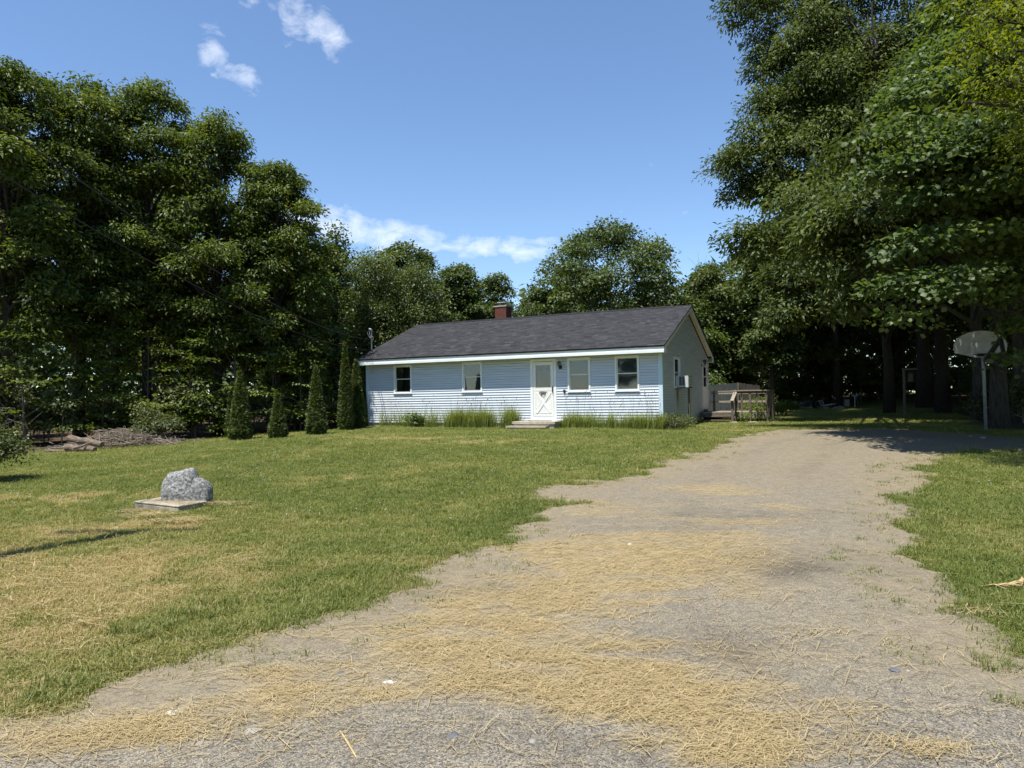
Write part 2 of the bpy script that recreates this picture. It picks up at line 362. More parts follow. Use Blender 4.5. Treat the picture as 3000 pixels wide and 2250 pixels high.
# ground soil under the grass, leaf litter in the woods
def ground_mat():
    m = bpy.data.materials.new('lawn_ground'); m.use_nodes = True; t = m.node_tree; b = t.nodes['Principled BSDF']; b.inputs['Roughness'].default_value = .95; b.inputs['Specular IOR Level'].default_value = .1
    A = {k: N(t, 'ShaderNodeAttribute', attribute_name=k) for k in ('dry', 'litter')}
    c = N(t, 'ShaderNodeTexCoord')
    n = N(t, 'ShaderNodeTexNoise', inp={'Scale': 26, 'Detail': 8, 'Roughness': .75}); t.links.new(c.outputs['Object'], n.inputs['Vector'])
    n3 = N(t, 'ShaderNodeTexNoise', inp={'Scale': 120, 'Detail': 4, 'Roughness': .8}); t.links.new(c.outputs['Object'], n3.inputs['Vector'])
    f = M_(t, 'ADD', A['dry'].outputs['Fac'], M_(t, 'MULTIPLY', M_(t, 'SUBTRACT', n.outputs[0], .5), .9))
    f = M_(t, 'ADD', f, M_(t, 'MULTIPLY', M_(t, 'SUBTRACT', n3.outputs[0], .5), .7), clamp=True)
    rp = N(t, 'ShaderNodeValToRGB'); t.links.new(f, rp.inputs[0]); e = rp.color_ramp.elements
    e[0].color = (.110, .132, .028, 1); e[1].color = (.40, .315, .165, 1)
    k = e.new(.35); k.color = (.170, .185, .046, 1); k = e.new(.62); k.color = (.265, .245, .088, 1)
    lit = N(t, 'ShaderNodeValToRGB'); t.links.new(n3.outputs[0], lit.inputs[0]); lit.color_ramp.elements[0].color = (.030, .022, .014, 1); lit.color_ramp.elements[1].color = (.15, .105, .065, 1)
    mx = N(t, 'ShaderNodeMix', data_type='RGBA'); t.links.new(A['litter'].outputs['Fac'], mx.inputs['Factor']); t.links.new(rp.outputs[0], mx.inputs['A']); t.links.new(lit.outputs[0], mx.inputs['B'])
    t.links.new(mx.outputs['Result'], b.inputs['Base Color'])
    bm = N(t, 'ShaderNodeBump', inp={'Strength': .7, 'Distance': .03}); t.links.new(M_(t, 'ADD', n.outputs[0], n3.outputs[0]), bm.inputs['Height']); t.links.new(bm.outputs[0], b.inputs['Normal'])
    return m
MAT['ground'] = ground_mat()
def drive_mat():
    m = bpy.data.materials.new('driveway'); m.use_nodes = True; t = m.node_tree; b = t.nodes['Principled BSDF']; b.inputs['Roughness'].default_value = .95; b.inputs['Specular IOR Level'].default_value = .15
    A = {k: N(t, 'ShaderNodeAttribute', attribute_name=k) for k in ('straw', 'dirt', 'dark')}
    c = N(t, 'ShaderNodeTexCoord'); o = c.outputs['Object']
    vo = N(t, 'ShaderNodeTexVoronoi', inp={'Scale': 165, 'Randomness': 1}); t.links.new(o, vo.inputs['Vector'])
    vo2 = N(t, 'ShaderNodeTexVoronoi', inp={'Scale': 85, 'Randomness': 1}); t.links.new(o, vo2.inputs['Vector'])
    n1 = N(t, 'ShaderNodeTexNoise', inp={'Scale': 1.1, 'Detail': 6, 'Roughness': .6}); t.links.new(o, n1.inputs['Vector'])
    n2 = N(t, 'ShaderNodeTexNoise', inp={'Scale': 60, 'Detail': 6, 'Roughness': .8}); t.links.new(o, n2.inputs['Vector'])
    sepc = N(t, 'ShaderNodeSeparateColor'); t.links.new(vo.outputs['Color'], sepc.inputs[0])
    sepd = N(t, 'ShaderNodeSeparateColor'); t.links.new(vo2.outputs['Color'], sepd.inputs[0])
    # stone chips in many greys set in a paler dusty binder
    rp = N(t, 'ShaderNodeValToRGB'); t.links.new(sepc.outputs[0], rp.inputs[0]); e = rp.color_ramp.elements
    e[0].color = (.050, .047, .041, 1); e[1].color = (.39, .350, .275, 1); k = e.new(.35); k.color = (.138, .124, .098, 1); k = e.new(.75); k.color = (.230, .202, .150, 1)
    rq = N(t, 'ShaderNodeValToRGB'); t.links.new(sepd.outputs[1], rq.inputs[0]); e = rq.color_ramp.elements
    e[0].color = (.095, .10, .11, 1); e[1].color = (.32, .29, .24, 1)
    m0 = N(t, 'ShaderNodeMix', data_type='RGBA'); t.links.new(M_(t, 'MULTIPLY', M_(t, 'GREATER_THAN', sepd.outputs[0], .72), .75), m0.inputs['Factor']); t.links.new(rp.outputs[0], m0.inputs['A']); t.links.new(rq.outputs[0], m0.inputs['B'])
    dust = N(t, 'ShaderNodeValToRGB'); t.links.new(n2.outputs[0], dust.inputs[0]); e = dust.color_ramp.elements; e[0].position = .3; e[1].position = .72
    e[0].color = (.142, .116, .075, 1); e[1].color = (.315, .265, .178, 1)
    fd = M_(t, 'ADD', M_(t, 'MULTIPLY', A['dirt'].outputs['Fac'], 1.0), M_(t, 'MULTIPLY', M_(t, 'SUBTRACT', n1.outputs[0], .5), .9))
    fd = M_(t, 'ADD', fd, M_(t, 'MULTIPLY', M_(t, 'SUBTRACT', n2.outputs[0], .5), 1.0), clamp=True)
    m1 = N(t, 'ShaderNodeMix', data_type='RGBA'); t.links.new(fd, m1.inputs['Factor']); t.links.new(m0.outputs['Result'], m1.inputs['A']); t.links.new(dust.outputs[0], m1.inputs['B'])
    # worn darker tar
    m2 = N(t, 'ShaderNodeMix', data_type='RGBA', blend_type='MULTIPLY'); t.links.new(M_(t, 'MULTIPLY', A['dark'].outputs['Fac'], .75), m2.inputs['Factor']); t.links.new(m1.outputs['Result'], m2.inputs['A']); m2.inputs['B'].default_value = (.42, .42, .44, 1)
    # matted straw chaff
    mp = N(t, 'ShaderNodeMapping'); mp.inputs['Scale'].default_value = (14, 95, 1); mp.inputs['Rotation'].default_value = (0, 0, .25); t.links.new(o, mp.inputs[0])
    n4 = N(t, 'ShaderNodeTexNoise', inp={'Scale': 1.0, 'Detail': 6, 'Roughness': .8, 'Distortion': 1.2}); t.links.new(mp.outputs[0], n4.inputs['Vector'])
    sc = N(t, 'ShaderNodeValToRGB'); t.links.new(n4.outputs[0], sc.inputs[0]); e = sc.color_ramp.elements; e[0].position = .3; e[1].position = .7
    e[0].color = (.195, .147, .076, 1); e[1].color = (.44, .345, .182, 1)
    fs = M_(t, 'MULTIPLY', M_(t, 'SUBTRACT', M_(t, 'ADD', A['straw'].outputs['Fac'], M_(t, 'MULTIPLY', M_(t, 'SUBTRACT', n4.outputs[0], .5), 1.1)), .10), 1.35, clamp=True)
    m3 = N(t, 'ShaderNodeMix', data_type='RGBA'); t.links.new(M_(t, 'MULTIPLY', fs, .85), m3.inputs['Factor']); t.links.new(m2.outputs['Result'], m3.inputs['A']); t.links.new(sc.outputs[0], m3.inputs['B'])
    n5 = N(t, 'ShaderNodeTexNoise', inp={'Scale': 9.0, 'Detail': 8, 'Roughness': .8}); t.links.new(o, n5.inputs['Vector'])
    r5 = N(t, 'ShaderNodeValToRGB'); t.links.new(n5.outputs[0], r5.inputs[0]); r5.color_ramp.elements[0].position = .36; r5.color_ramp.elements[1].position = .62; r5.color_ramp.elements[0].color = (.68, .69, .70, 1); r5.color_ramp.elements[1].color = (1.12, 1.10, 1.06, 1)
    m5 = N(t, 'ShaderNodeMix', data_type='RGBA', blend_type='MULTIPLY', inp={0: .8}); t.links.new(m3.outputs['Result'], m5.inputs['A']); t.links.new(r5.outputs[0], m5.inputs['B'])
    t.links.new(m5.outputs['Result'], b.inputs['Base Color'])
    h = M_(t, 'ADD', M_(t, 'MULTIPLY', vo.outputs['Distance'], -1.0), M_(t, 'MULTIPLY', n2.outputs[0], .8))
    bm = N(t, 'ShaderNodeBump', inp={'Strength': .5, 'Distance': .008}); t.links.new(h, bm.inputs['Height']); t.links.new(bm.outputs[0], b.inputs['Normal'])
    return m
MAT['drive'] = drive_mat()

# ------------------------------------------------------------------ terrain sheets
rng = np.random.default_rng(7)
DRIVE = [gp(*p) for p in [(60, 2072), (200, 2045), (400, 1985), (600, 1925), (800, 1850), (1000, 1780), (1200, 1700), (1330, 1650), (1430, 1605), (1500, 1556), (1590, 1500),
        (1650, 1474), (1600, 1460), (1590, 1440), (1650, 1426), (1730, 1414), (1900, 1378), (2000, 1342), (2080, 1310), (2140, 1286), (2220, 1266), (2330, 1258),
        (2600, 1256), (2800, 1268), (3050, 1285)]]
DRIVE = [(p.x, p.y) for p in DRIVE]+[(24, 18), (24, 14)]
DRIVE += [(p.x, p.y) for p in [gp(*q) for q in [(2990, 1322), (2860, 1318), (2760, 1335), (2705, 1390), (2668, 1470), (2680, 1560), (2720, 1650), (2790, 1730), (2880, 1820), (2990, 1930)]]]
DRIVE += [(3.6, 3.6), (4.4, 2.9), (9, 1.8), (40, 0), (40, -9), (-40, -9), (-40, 1.0), (-9, 2.2), (-5, 3.0), (-3.2, 3.45)]
STRAW = [(p.x, p.y) for p in [gp(*q) for q in [(1150, 1810), (1400, 1700), (1560, 1590), (1760, 1568), (1900, 1575), (2060, 1600), (2110, 1650), (2060, 1700), (2080, 1750), (2130, 1790), (2000, 1830), (1830, 1850),
        (1900, 1900), (2100, 1950), (2380, 2030), (2400, 2060), (2280, 2105), (2080, 2140), (1960, 2115), (1820, 2085), (1500, 2090), (1350, 2085), (950, 2120), (800, 2165), (200, 2240), (20, 2230), (60, 2150), (400, 2075), (800, 1960), (1050, 1850)]]]
STRAW2 = [(p.x, p.y) for p in [gp(*q) for q in [(700, 1950), (1100, 1800), (1450, 1640), (1650, 1500), (1850, 1430), (2150, 1420), (2350, 1460), (2300, 1600), (2250, 1800), (2300, 1950), (1500, 2080), (700, 2180), (0, 2240), (0, 2120)]]]
WOODS = [(-60, 8), (-14.9, 16.5), (-14.2, 22.8), (-11.4, 26.6), (-7.6, 29.0), (-6.8, 33), (-3, 41), (6, 43), (9, 44.0), (16, 46), (25, 45), (22, 36), (18.5, 28), (15.5, 24.6), (15.2, 21.5), (17, 19), (30, 17), (90, 20), (120, 120), (-120, 120)]
def dr_sdf(x, y):
    n = (fbm(x*1.7, y*1.7, 3, 4)-.5)*.85+(fbm(x*7, y*7, 5, 3)-.5)*.30
    s = poly_sdf(x, y, DRIVE)
    return s+n*np.clip(y/7, .55, 1.3)
def straw_w(x, y):
    s = poly_sdf(x, y, STRAW); s2 = poly_sdf(x, y, STRAW2)
    st = fbm(x*.8+.4*y, y*2.6, 11, 5); st2 = fbm(x*2.2+.6*y, y*4.0, 21, 5); st3 = fbm(x*9, y*11, 25, 3)
    a = S((s+.45+(st-.5)*2.0)/.95)
    a = a*(.34+.66*S((st2-.28)/.34))*(1+.35*S((6-y)/2))
    b = S((s2+.5)/1.0)*S((st-.30)/.36)*.66
    return np.clip(np.maximum(a, b)*(.72+.56*(st3-.5)+.1), 0, 1)
DRYP = []
for px, py, rx, ry, w in [(60, 1462, 2.0, .45, 1.0), (240, 1455, .9, .25, .7), (1130, 1286, 2.6, .5, .9), (1240, 1287, 1.6, .4, .8), (1450, 1294, 1.3, .45, .9), (960, 1403, .9, .22, .8), (850, 1420, .4, .15, .6), (300, 1375, 1.2, .25, .5), (580, 1335, 1.0, .3, .55), (640, 1320, 1.0, .3, .5),
                      (520, 1540, .55, .25, .8), (420, 1500, .5, .2, .7), (700, 1490, .4, .2, .6), (200, 1750, 1.2, .5, .55), (60, 1720, 1.0, .8, .75), (60, 1850, .9, .5, .55), (420, 1690, .8, .35, .35), (180, 1560, 1.0, .5, .45), (800, 1700, 1.0, .3, .25),
                      (2290, 1223, 2.5, .8, .75), (2150, 1262, 1.6, .5, .5), (600, 1400, 1.5, .3, .22), (330, 1640, 1.5, .5, .35), (1000, 1640, 1.2, .4, .22), (1330, 1660, .8, .25, .45), (1400, 1600, .5, .3, .45)]:
    q = gp(px, py); DRYP.append((q.x, q.y, rx, ry, w))
def dryness(x, y):
    d = .28+.66*(fbm(x*.55, y*.55, 41, 4)-.5)+.55*(fbm(x*2.6, y*2.6, 43, 3)-.5)
    d = d+.34*S((-x-.6)/4)*S((11-y)/5)+.16*S((7.5-y)/3)*(x < 1)
    wob = fbm(x*3.5, y*3.5, 47, 3)
    for cx, cy, rx, ry, w in DRYP:
        q = ((x-cx)/rx)**2+((y-cy)/ry)**2
        d = d+w*np.exp(-q)*S((wob-.25)/.35)
    return np.clip(d, 0, 1)
def lines(dense0, dense1, step, far):
    a = list(np.arange(dense0, dense1+1e-6, step)); s = step; x = a[-1]
    while x < far: s *= 1.22; x += s; a.append(x)
    s = step; x = a[0]; pre = []
    while x > -far: s *= 1.22; x -= s; pre.append(x)
    return np.array(pre[::-1]+a)
xs = lines(-10.5, 11, .095, 2500); ys = lines(1.6, 24, .095, 2500)
GX, GY = np.meshgrid(xs, ys); nx, ny = len(xs), len(ys)
GZ = ground_z(GX, np.minimum(GY, 200)); 
sdf = dr_sdf(GX, GY)
near = np.abs(GX)+np.abs(GY) < 90
micro = (fbm(GX*3.3, GY*3.3, 61, 3)-.5)*.03*near
GZ = GZ+micro*(sdf < 0)
idx = np.arange(nx*ny).reshape(ny, nx)
FQ = np.stack([idx[:-1, :-1], idx[:-1, 1:], idx[1:, 1:], idx[1:, :-1]], -1).reshape(-1, 4)
litter = S((poly_sdf(GX, GY, WOODS)+(fbm(GX*1.2, GY*1.2, 71, 3)-.5)*1.6+.3)/.9)
g = np_obj('ground', np.stack([GX, GY, GZ], -1).reshape(-1, 3), FQ, MAT['ground'], None,
           {'dry': np.clip(dryness(GX, GY)+.25*S((sdf+.5)/.6), 0, 1).ravel(), 'litter': litter.ravel()}, True)
tag(g, 'mown lawn with dry patches around the pale blue house', kind='structure')
sel = (sdf > -.5)
fs = sel.ravel()[FQ].any(1)
DZ = GZ+np.where(sdf > 0, .010, 0)+np.clip(sdf, -.5, .1)*.16
DZ = DZ+(fbm(GX*2.0, GY*2.0, 77, 3)-.5)*.02*(sdf > .1)*near
used = np.unique(FQ[fs]); remap = -np.ones(nx*ny, int); remap[used] = np.arange(len(used))
P3 = np.stack([GX, GY, DZ], -1).reshape(-1, 3)[used]
ux, uy = P3[:, 0], P3[:, 1]; us = sdf.ravel()[used]
dirt = np.clip(.26+.50*S((1.3-us)/1.3)+.35*S((uy-8)/6)-.35*S((3.9-uy)/.8)*S((3.4-ux)/1), 0, 1)
dk = np.zeros(len(ux))
for px, py, rx, ry, w in [(2170, 1650, .8, .5, .9), (2070, 1665, .5, .25, .8), (2350, 1680, .6, .3, .7), (1300, 1740, .6, .2, .6), (1580, 1730, .8, .22, .45), (2300, 1960, .7, .3, .5), (1700, 2020, .4, .15, .6), (1950, 1905, .7, .2, .5), (2200, 1520, 1.6, .5, .4), (1880, 1560, .9, .2, .5), (1900, 2200, 1.5, .35, .35)]:
    q = gp(px, py); dk += w*np.exp(-((ux-q.x)/rx)**2-((uy-q.y)/ry)**2)
trk = np.array([(2.6, 2.0), (2.4, 4.5), (2.6, 7), (3.4, 10), (5.0, 13.5), (7.2, 17.5), (9.5, 20)])
tcx = np.interp(uy, trk[:, 1], trk[:, 0])
for off_ in (-.95, .75): dk += .34*np.exp(-((ux-tcx-off_-.12*np.sin(uy*.9))/.24)**2)*S((fbm(ux*1.1, uy*.5, 83, 3)-.30)/.3)
dk = np.clip(dk*S((fbm(ux*3, uy*5, 81, 3)-.2)/.4), 0, 1)
d_o = np_obj('driveway', P3, remap[FQ[fs]], MAT['drive'], None, {'straw': straw_w(ux, uy), 'dirt': dirt, 'dark': dk}, True)
tag(d_o, 'worn gravel driveway strewn with straw', kind='structure')

# ------------------------------------------------------------------ scattered small stuff (instances of little meshes)
LIB = {}
def lib(name, meshes):
    c = bpy.data.collections.new(name)
    for i, (v, f, m, sm) in enumerate(meshes):
        me = bpy.data.meshes.new(f'{name}_{i}'); me.from_pydata([tuple(p) for p in v], [], f); me.materials.append(m)
        if sm: me.polygons.foreach_set('use_smooth', [True]*len(me.polygons))
        c.objects.link(bpy.data.objects.new(f'{name}_{i:02d}', me))
    LIB[name] = c; return c
def scatter(name, coll, P, rot, scl, tintv, label, cat):
    me = bpy.data.meshes.new(name); n = len(P); me.vertices.add(n); me.vertices.foreach_set('co', np.ascontiguousarray(P, np.float32).ravel())
    a = me.attributes.new('rot', 'FLOAT_VECTOR', 'POINT'); a.data.foreach_set('vector', np.ascontiguousarray(rot, np.float32).ravel())
    a = me.attributes.new('scl', 'FLOAT_VECTOR', 'POINT'); a.data.foreach_set('vector', np.ascontiguousarray(scl, np.float32).ravel())
    a = me.attributes.new('tint', 'FLOAT', 'POINT'); a.data.foreach_set('value', np.ascontiguousarray(tintv, np.float32))
    a = me.attributes.new('pick', 'INT', 'POINT'); a.data.foreach_set('value', rng.integers(0, len(coll.objects), n).astype(np.int32))
    o = bpy.data.objects.new(name, me); COL.objects.link(o)
    ng = bpy.data.node_groups.new(name, 'GeometryNodeTree')
    ng.interface.new_socket('Geometry', in_out='INPUT', socket_type='NodeSocketGeometry'); ng.interface.new_socket('Geometry', in_out='OUTPUT', socket_type='NodeSocketGeometry')
    gi = ng.nodes.new('NodeGroupInput'); go = ng.nodes.new('NodeGroupOutput')
    ip = ng.nodes.new('GeometryNodeInstanceOnPoints'); ci = ng.nodes.new('GeometryNodeCollectionInfo'); ci.inputs[0].default_value = coll; ci.inputs['Separate Children'].default_value = True; ci.inputs['Reset Children'].default_value = True
    def na(nm, ty):
        q = ng.nodes.new('GeometryNodeInputNamedAttribute'); q.data_type = ty; q.inputs[0].default_value = nm; return q.outputs[0]
    mp = ng.nodes.new('GeometryNodeMeshToPoints')
    ng.links.new(gi.outputs[0], mp.inputs[0]); ng.links.new(mp.outputs[0], ip.inputs['Points']); ng.links.new(ci.outputs[0], ip.inputs['Instance'])
    ip.inputs['Pick Instance'].default_value = True
    ng.links.new(na('pick', 'INT'), ip.inputs['Instance Index'])
    e2 = ng.nodes.new('FunctionNodeEulerToRotation'); ng.links.new(na('rot', 'FLOAT_VECTOR'), e2.inputs[0]); ng.links.new(e2.outputs[0], ip.inputs['Rotation'])
    ng.links.new(na('scl', 'FLOAT_VECTOR'), ip.inputs['Scale']); ng.links.new(ip.outputs[0], go.inputs[0])
    md = o.modifiers.new('scatter', 'NODES'); md.node_group = ng
    tag(o, label, cat, kind='stuff'); return o
def tuft(nb, h, spread, lean, w, seed):
    r = random.Random(seed); v = []; f = []
    for i in range(nb):
        a = r.uniform(0, 2*PI); d = spread*math.sqrt(r.random()); x, y = d*math.cos(a), d*math.sin(a)
        b = r.uniform(0, 2*PI); L = h*r.uniform(.55, 1.15); ln = lean*r.uniform(.2, 1.2); ww = w*r.uniform(.7, 1.2)
        dx, dy = math.cos(b), math.sin(b); sx, sy = -dy*ww, dx*ww; k = len(v)
        v += [(x-sx, y-sy, -.01), (x+sx, y+sy, -.01), (x+dx*ln*L*.35+sx*.8, y+dy*ln*L*.35+sy*.8, L*.6), (x+dx*ln*L*.35-sx*.8, y+dy*ln*L*.35-sy*.8, L*.6), (x+dx*ln*L, y+dy*ln*L, L*(1-.35*ln*ln))]
        f += [(k, k+1, k+2, k+3), (k+3, k+2, k+4)]
    return v, f, MAT['grass'], False
tuft_c = lib('grass_tuft', [tuft(16, .048, .060, .9, .0021, s) for s in range(6)])
blade_c = lib('grass_clump', [tuft(11, .10, .045, .75, .0030, 50+s) for s in range(5)])
def lawn_points(n, x0, x1, y0, y1, power):
    u = rng.random(n); y = y0+(y1-y0)*u**power; x = rng.uniform(-1, 1, n)
    x = x*(y*.80+1.2); k = (x > x0) & (x < x1); return x[k], y[k]
HOUSE_X, HOUSE_Y, YAW = 5.3447, 24.6134, .4646
def in_house(x, y, m=0.0):
    dx, dy = x-HOUSE_X, y-HOUSE_Y; c, s = math.cos(YAW), math.sin(YAW)
    lx = c*dx-s*dy; ly = s*dx+c*dy
    return (lx > -13.15-m) & (lx < m) & (ly > -m) & (ly < 8.42+m)
gx, gy = lawn_points(210000, -26, 26, 3.2, 34, 1.30)
s_ = dr_sdf(gx, gy); wd_ = poly_sdf(gx, gy, WOODS)
lone = fbm(gx*4, gy*4, 91, 3)
keep = (s_ < .05+.1*rng.standard_normal(len(gx))) & (wd_ < .3) & ~in_house(gx, gy, .1)
keep |= (s_ < .8) & (wd_ < 0) & (rng.random(len(gx)) < .12*S((lone-.42)/.2)) & (gy > 4)
gx, gy, s_ = gx[keep], gy[keep], s_[keep]
dr = dryness(gx, gy)
edge = S((s_+.5)/.5)
tn = np.clip(.06+dr*.86+.17*rng.standard_normal(len(gx))+.22*edge*(lone[keep]-.45)*2, 0, 1)
sc = (.60+.35*rng.random(len(gx))+.22*np.abs(rng.standard_normal(len(gx))))*(1+.010*gy)*(1.0-.35*np.clip(dr-.55, 0, 1))
scl = np.stack([sc*(1+.03*gy), sc*(1+.03*gy), sc*(.85+.25*edge)], -1)
rot = np.stack([.15*rng.standard_normal(len(gx)), .15*rng.standard_normal(len(gx)), rng.uniform(0, 6.28, len(gx))], -1)
zz = ground_z(gx, gy)+(fbm(gx*3.3, gy*3.3, 61, 3)-.5)*.03*(s_ < 0)
scatter('lawn_grass', tuft_c, np.stack([gx, gy, zz], -1), rot, scl, tn, 'short mown grass covering the front lawn', 'grass')
# taller ragged clumps along the driveway edge and stray ones in the lawn
ex, ey = lawn_points(90000, -8, 12, 3.0, 20, 1.2); es = dr_sdf(ex, ey); ln = fbm(ex*2.2, ey*2.2, 95, 3)
k = ((np.abs(es+.12) < .22) & (rng.random(len(ex)) < .12*S((ln-.38)/.25))) | ((es < -.2) & (rng.random(len(ex)) < .030*S((ln-.5)/.15)))
for px, py, rr in [(590, 1800, .22), (560, 1812, .18), (640, 1790, .2), (430, 1850, .22), (1010, 1745, .16), (860, 1835, .2), (170, 2040, .2), (1340, 1620, .25), (2840, 1805, .2), (628, 1492, .10), (575, 1503, .10), (640, 1480, .10), (500, 1522, .10), (415, 1503, .10), (2960, 2075, .06), (2920, 1960, .12)]:
    q = gp(px, py); k |= ((ex-q.x)**2+(ey-q.y)**2 < rr*rr) & (rng.random(len(ex)) < .8)
ex, ey = ex[k], ey[k]; m = len(ex)
scatter('edge_grass', blade_c, np.stack([ex, ey, ground_z(ex, ey)], -1), np.stack([.2*rng.standard_normal(m), .2*rng.standard_normal(m), rng.uniform(0, 6.28, m)], -1),
        np.repeat((.45+.55*rng.random(m))[:, None], 3, 1), np.clip(.26+.18*rng.standard_normal(m), 0, 1), 'coarse green grass clumps fringing the driveway edge', 'grass')
# straw: thin flat strips lying on the gravel and in patches on the lawn
def strips(name, x, y, length, width, tintv, label, material, zoff=.014, lift=.012, zf=None):
    n = len(x); an = rng.normal(.2, .85, n); dx, dy = np.cos(an), np.sin(an); hl = length/2
    z = (zf(x, y) if zf is not None else ground_z(x, y))+zoff+lift*rng.random(n)
    bend = rng.normal(0, .12, n)*length; px_, py_ = -dy, dx; w = width/2
    tl = rng.normal(0, .006, n)
    a = np.stack([x-dx*hl, y-dy*hl, z-tl], -1); c = np.stack([x+px_*bend, y+py_*bend, z+.004], -1); b = np.stack([x+dx*hl, y+dy*hl, z+tl], -1)
    o_ = np.stack([px_*w, py_*w, np.zeros(n)], -1)
    V = np.stack([a-o_, a+o_, c+o_, c-o_, b+o_, b-o_], 1).reshape(-1, 3); i = np.arange(n)[:, None]*6
    Fq = np.concatenate([i+np.array([[0, 3, 2, 1]]), i+np.array([[3, 5, 4, 2]])])
    o = np_obj(name, V, Fq, material, None, {'tint': np.repeat(tintv, 6)}); tag(o, label, 'straw', kind='stuff'); return o
MAT['straw_strip'] = leaf_mat('straw_strip', (.24, .182, .092), (.52, .415, .225), .2, .02)
sx_, sy_ = lawn_points(420000, -8, 10, 2.6, 16, 1.25)
sw = straw_w(sx_, sy_); sp = np.clip(sw**1.4*.85+.028, 0, 1)*np.clip(1.25-sy_/18, .2, 1)
ok = (rng.random(len(sx_)) < sp) & (dr_sdf(sx_, sy_) > -.15); sx_, sy_ = sx_[ok], sy_[ok]
for px, py, rx, ry, c_ in [(2750, 2215, .11, .05, 130), (2690, 2200, .14, .03, 40), (2330, 1850, .25, .05, 60), (2420, 1870, .2, .04, 50), (300, 2200, .5, .10, 300), (650, 2130, .5, .10, 250)]:
    q = gp(px, py); sx_ = np.concatenate([sx_, rng.normal(q.x, rx, c_)]); sy_ = np.concatenate([sy_, rng.normal(q.y, ry, c_)])
n = len(sx_)
drive_z = lambda x, y: ground_z(x, y)+.018
strips('straw', sx_, sy_, rng.gamma(2.2, .035, n)+.02, rng.uniform(.0012, .0029, n)*(1+sy_*.06), np.clip(rng.normal(.55, .25, n), 0, 1), 'loose golden straw strewn over the gravel driveway', MAT['straw_strip'], zf=drive_z)
lx, ly = lawn_points(60000, -14, 6, 3.5, 27, 1.0); lw = dryness(lx, ly); ok = (rng.random(len(lx)) < np.clip((lw-.62)*2.2, 0, 1)*.5) & (dr_sdf(lx, ly) < 0) & (poly_sdf(lx, ly, WOODS) < 0)
lx, ly = lx[ok], ly[ok]; n = len(lx)
extra = []
for px, py, rx, ry, c_ in [(560, 1482, .30, .16, 330), (440, 1520, .35, .12, 160), (520, 1535, .4, .14, 200), (385, 1508, .2, .08, 90), (665, 1485, .3, .14, 120), (2130, 2240, .15, .12, 0), (2870, 1810, .2, .1, 30)]:
    q = gp(px, py); extra.append(np.stack([rng.normal(q.x, rx*.55, c_), rng.normal(q.y, ry*.55, c_)], -1))
ee = np.concatenate(extra); lx = np.concatenate([lx, ee[:, 0]]); ly = np.concatenate([ly, ee[:, 1]]); n = len(lx)
strips('dry_clippings', lx, ly, rng.gamma(2.2, .05, n)+.03, rng.uniform(.002, .005, n)*(1+ly*.05), np.clip(rng.normal(.6, .25, n), 0, 1), 'dry pale grass clippings lying on the lawn patches', MAT['straw_strip'], .035, .05)
clov = lib('clover_flower', [((lambda m_: (m_.v, m_.f, mat('clover_white', (.62, .62, .56), .8, .1, 20), False))(MB().lathe([(.001, .028), (.007, .031), (.009, .038), (.007, .045), (.001, .049)], (0, 0, 0), 7)))])
cx_, cy_ = lawn_points(6000, -14, 14, 9, 26, .9); k = (dr_sdf(cx_, cy_) < -.1) & (poly_sdf(cx_, cy_, WOODS) < -.3) & ~in_house(cx_, cy_, .6) & (rng.random(len(cx_)) < .55*S((fbm(cx_*.9, cy_*.9, 121, 3)-.47)/.12)); cx_, cy_ = cx_[k], cy_[k]; m = len(cx_)
scatter('clover', clov, np.stack([cx_, cy_, ground_z(cx_, cy_)], -1), np.zeros((m, 3)), np.repeat((.55+.35*rng.random(m))[:, None], 3, 1), np.zeros(m), 'tiny white clover flowers dotted over the lawn', 'clover')
# pebbles
def pebble(seed, m):
    r = random.Random(seed); bm = bmesh.new(); bmesh.ops.create_icosphere(bm, subdivisions=1, radius=1)
    for q in bm.verts: q.co = Vector((q.co.x*1.1, q.co.y*.85, q.co.z*.55))*r.uniform(.75, 1.15)
    v = [tuple(q.co) for q in bm.verts]; f = [tuple(x.index for x in p.verts) for p in bm.faces]; bm.free(); return v, f, m, False
MAT['pebble'] = ramp_mat('pebble', [(0, (.055, .06, .07)), (.45, (.16, .148, .128)), (.8, (.29, .26, .21)), (1, (.50, .46, .39))], True, 0.0)
peb_c = lib('pebble', [pebble(s, MAT['pebble']) for s in range(5)])
qx, qy = lawn_points(70000, -8, 11, 2.4, 17, 1.5); ok = dr_sdf(qx, qy) > .02; ok &= rng.random(len(qx)) < np.clip(1.15-straw_w(qx, qy)*.9-qy*.03, .1, 1); qx, qy = qx[ok], qy[ok]; n = len(qx)
ps = np.minimum(rng.gamma(2.0, .0022, n)+.0025, .022)*(1+.03*qy)
scatter('gravel', peb_c, np.stack([qx, qy, ground_z(qx, qy)+.012], -1), np.stack([rng.normal(0, .3, n), rng.normal(0, .3, n), rng.uniform(0, 6.28, n)], -1), np.repeat(ps[:, None], 3, 1), rng.random(n), 'small mixed grey pebbles on the driveway surface', 'gravel')

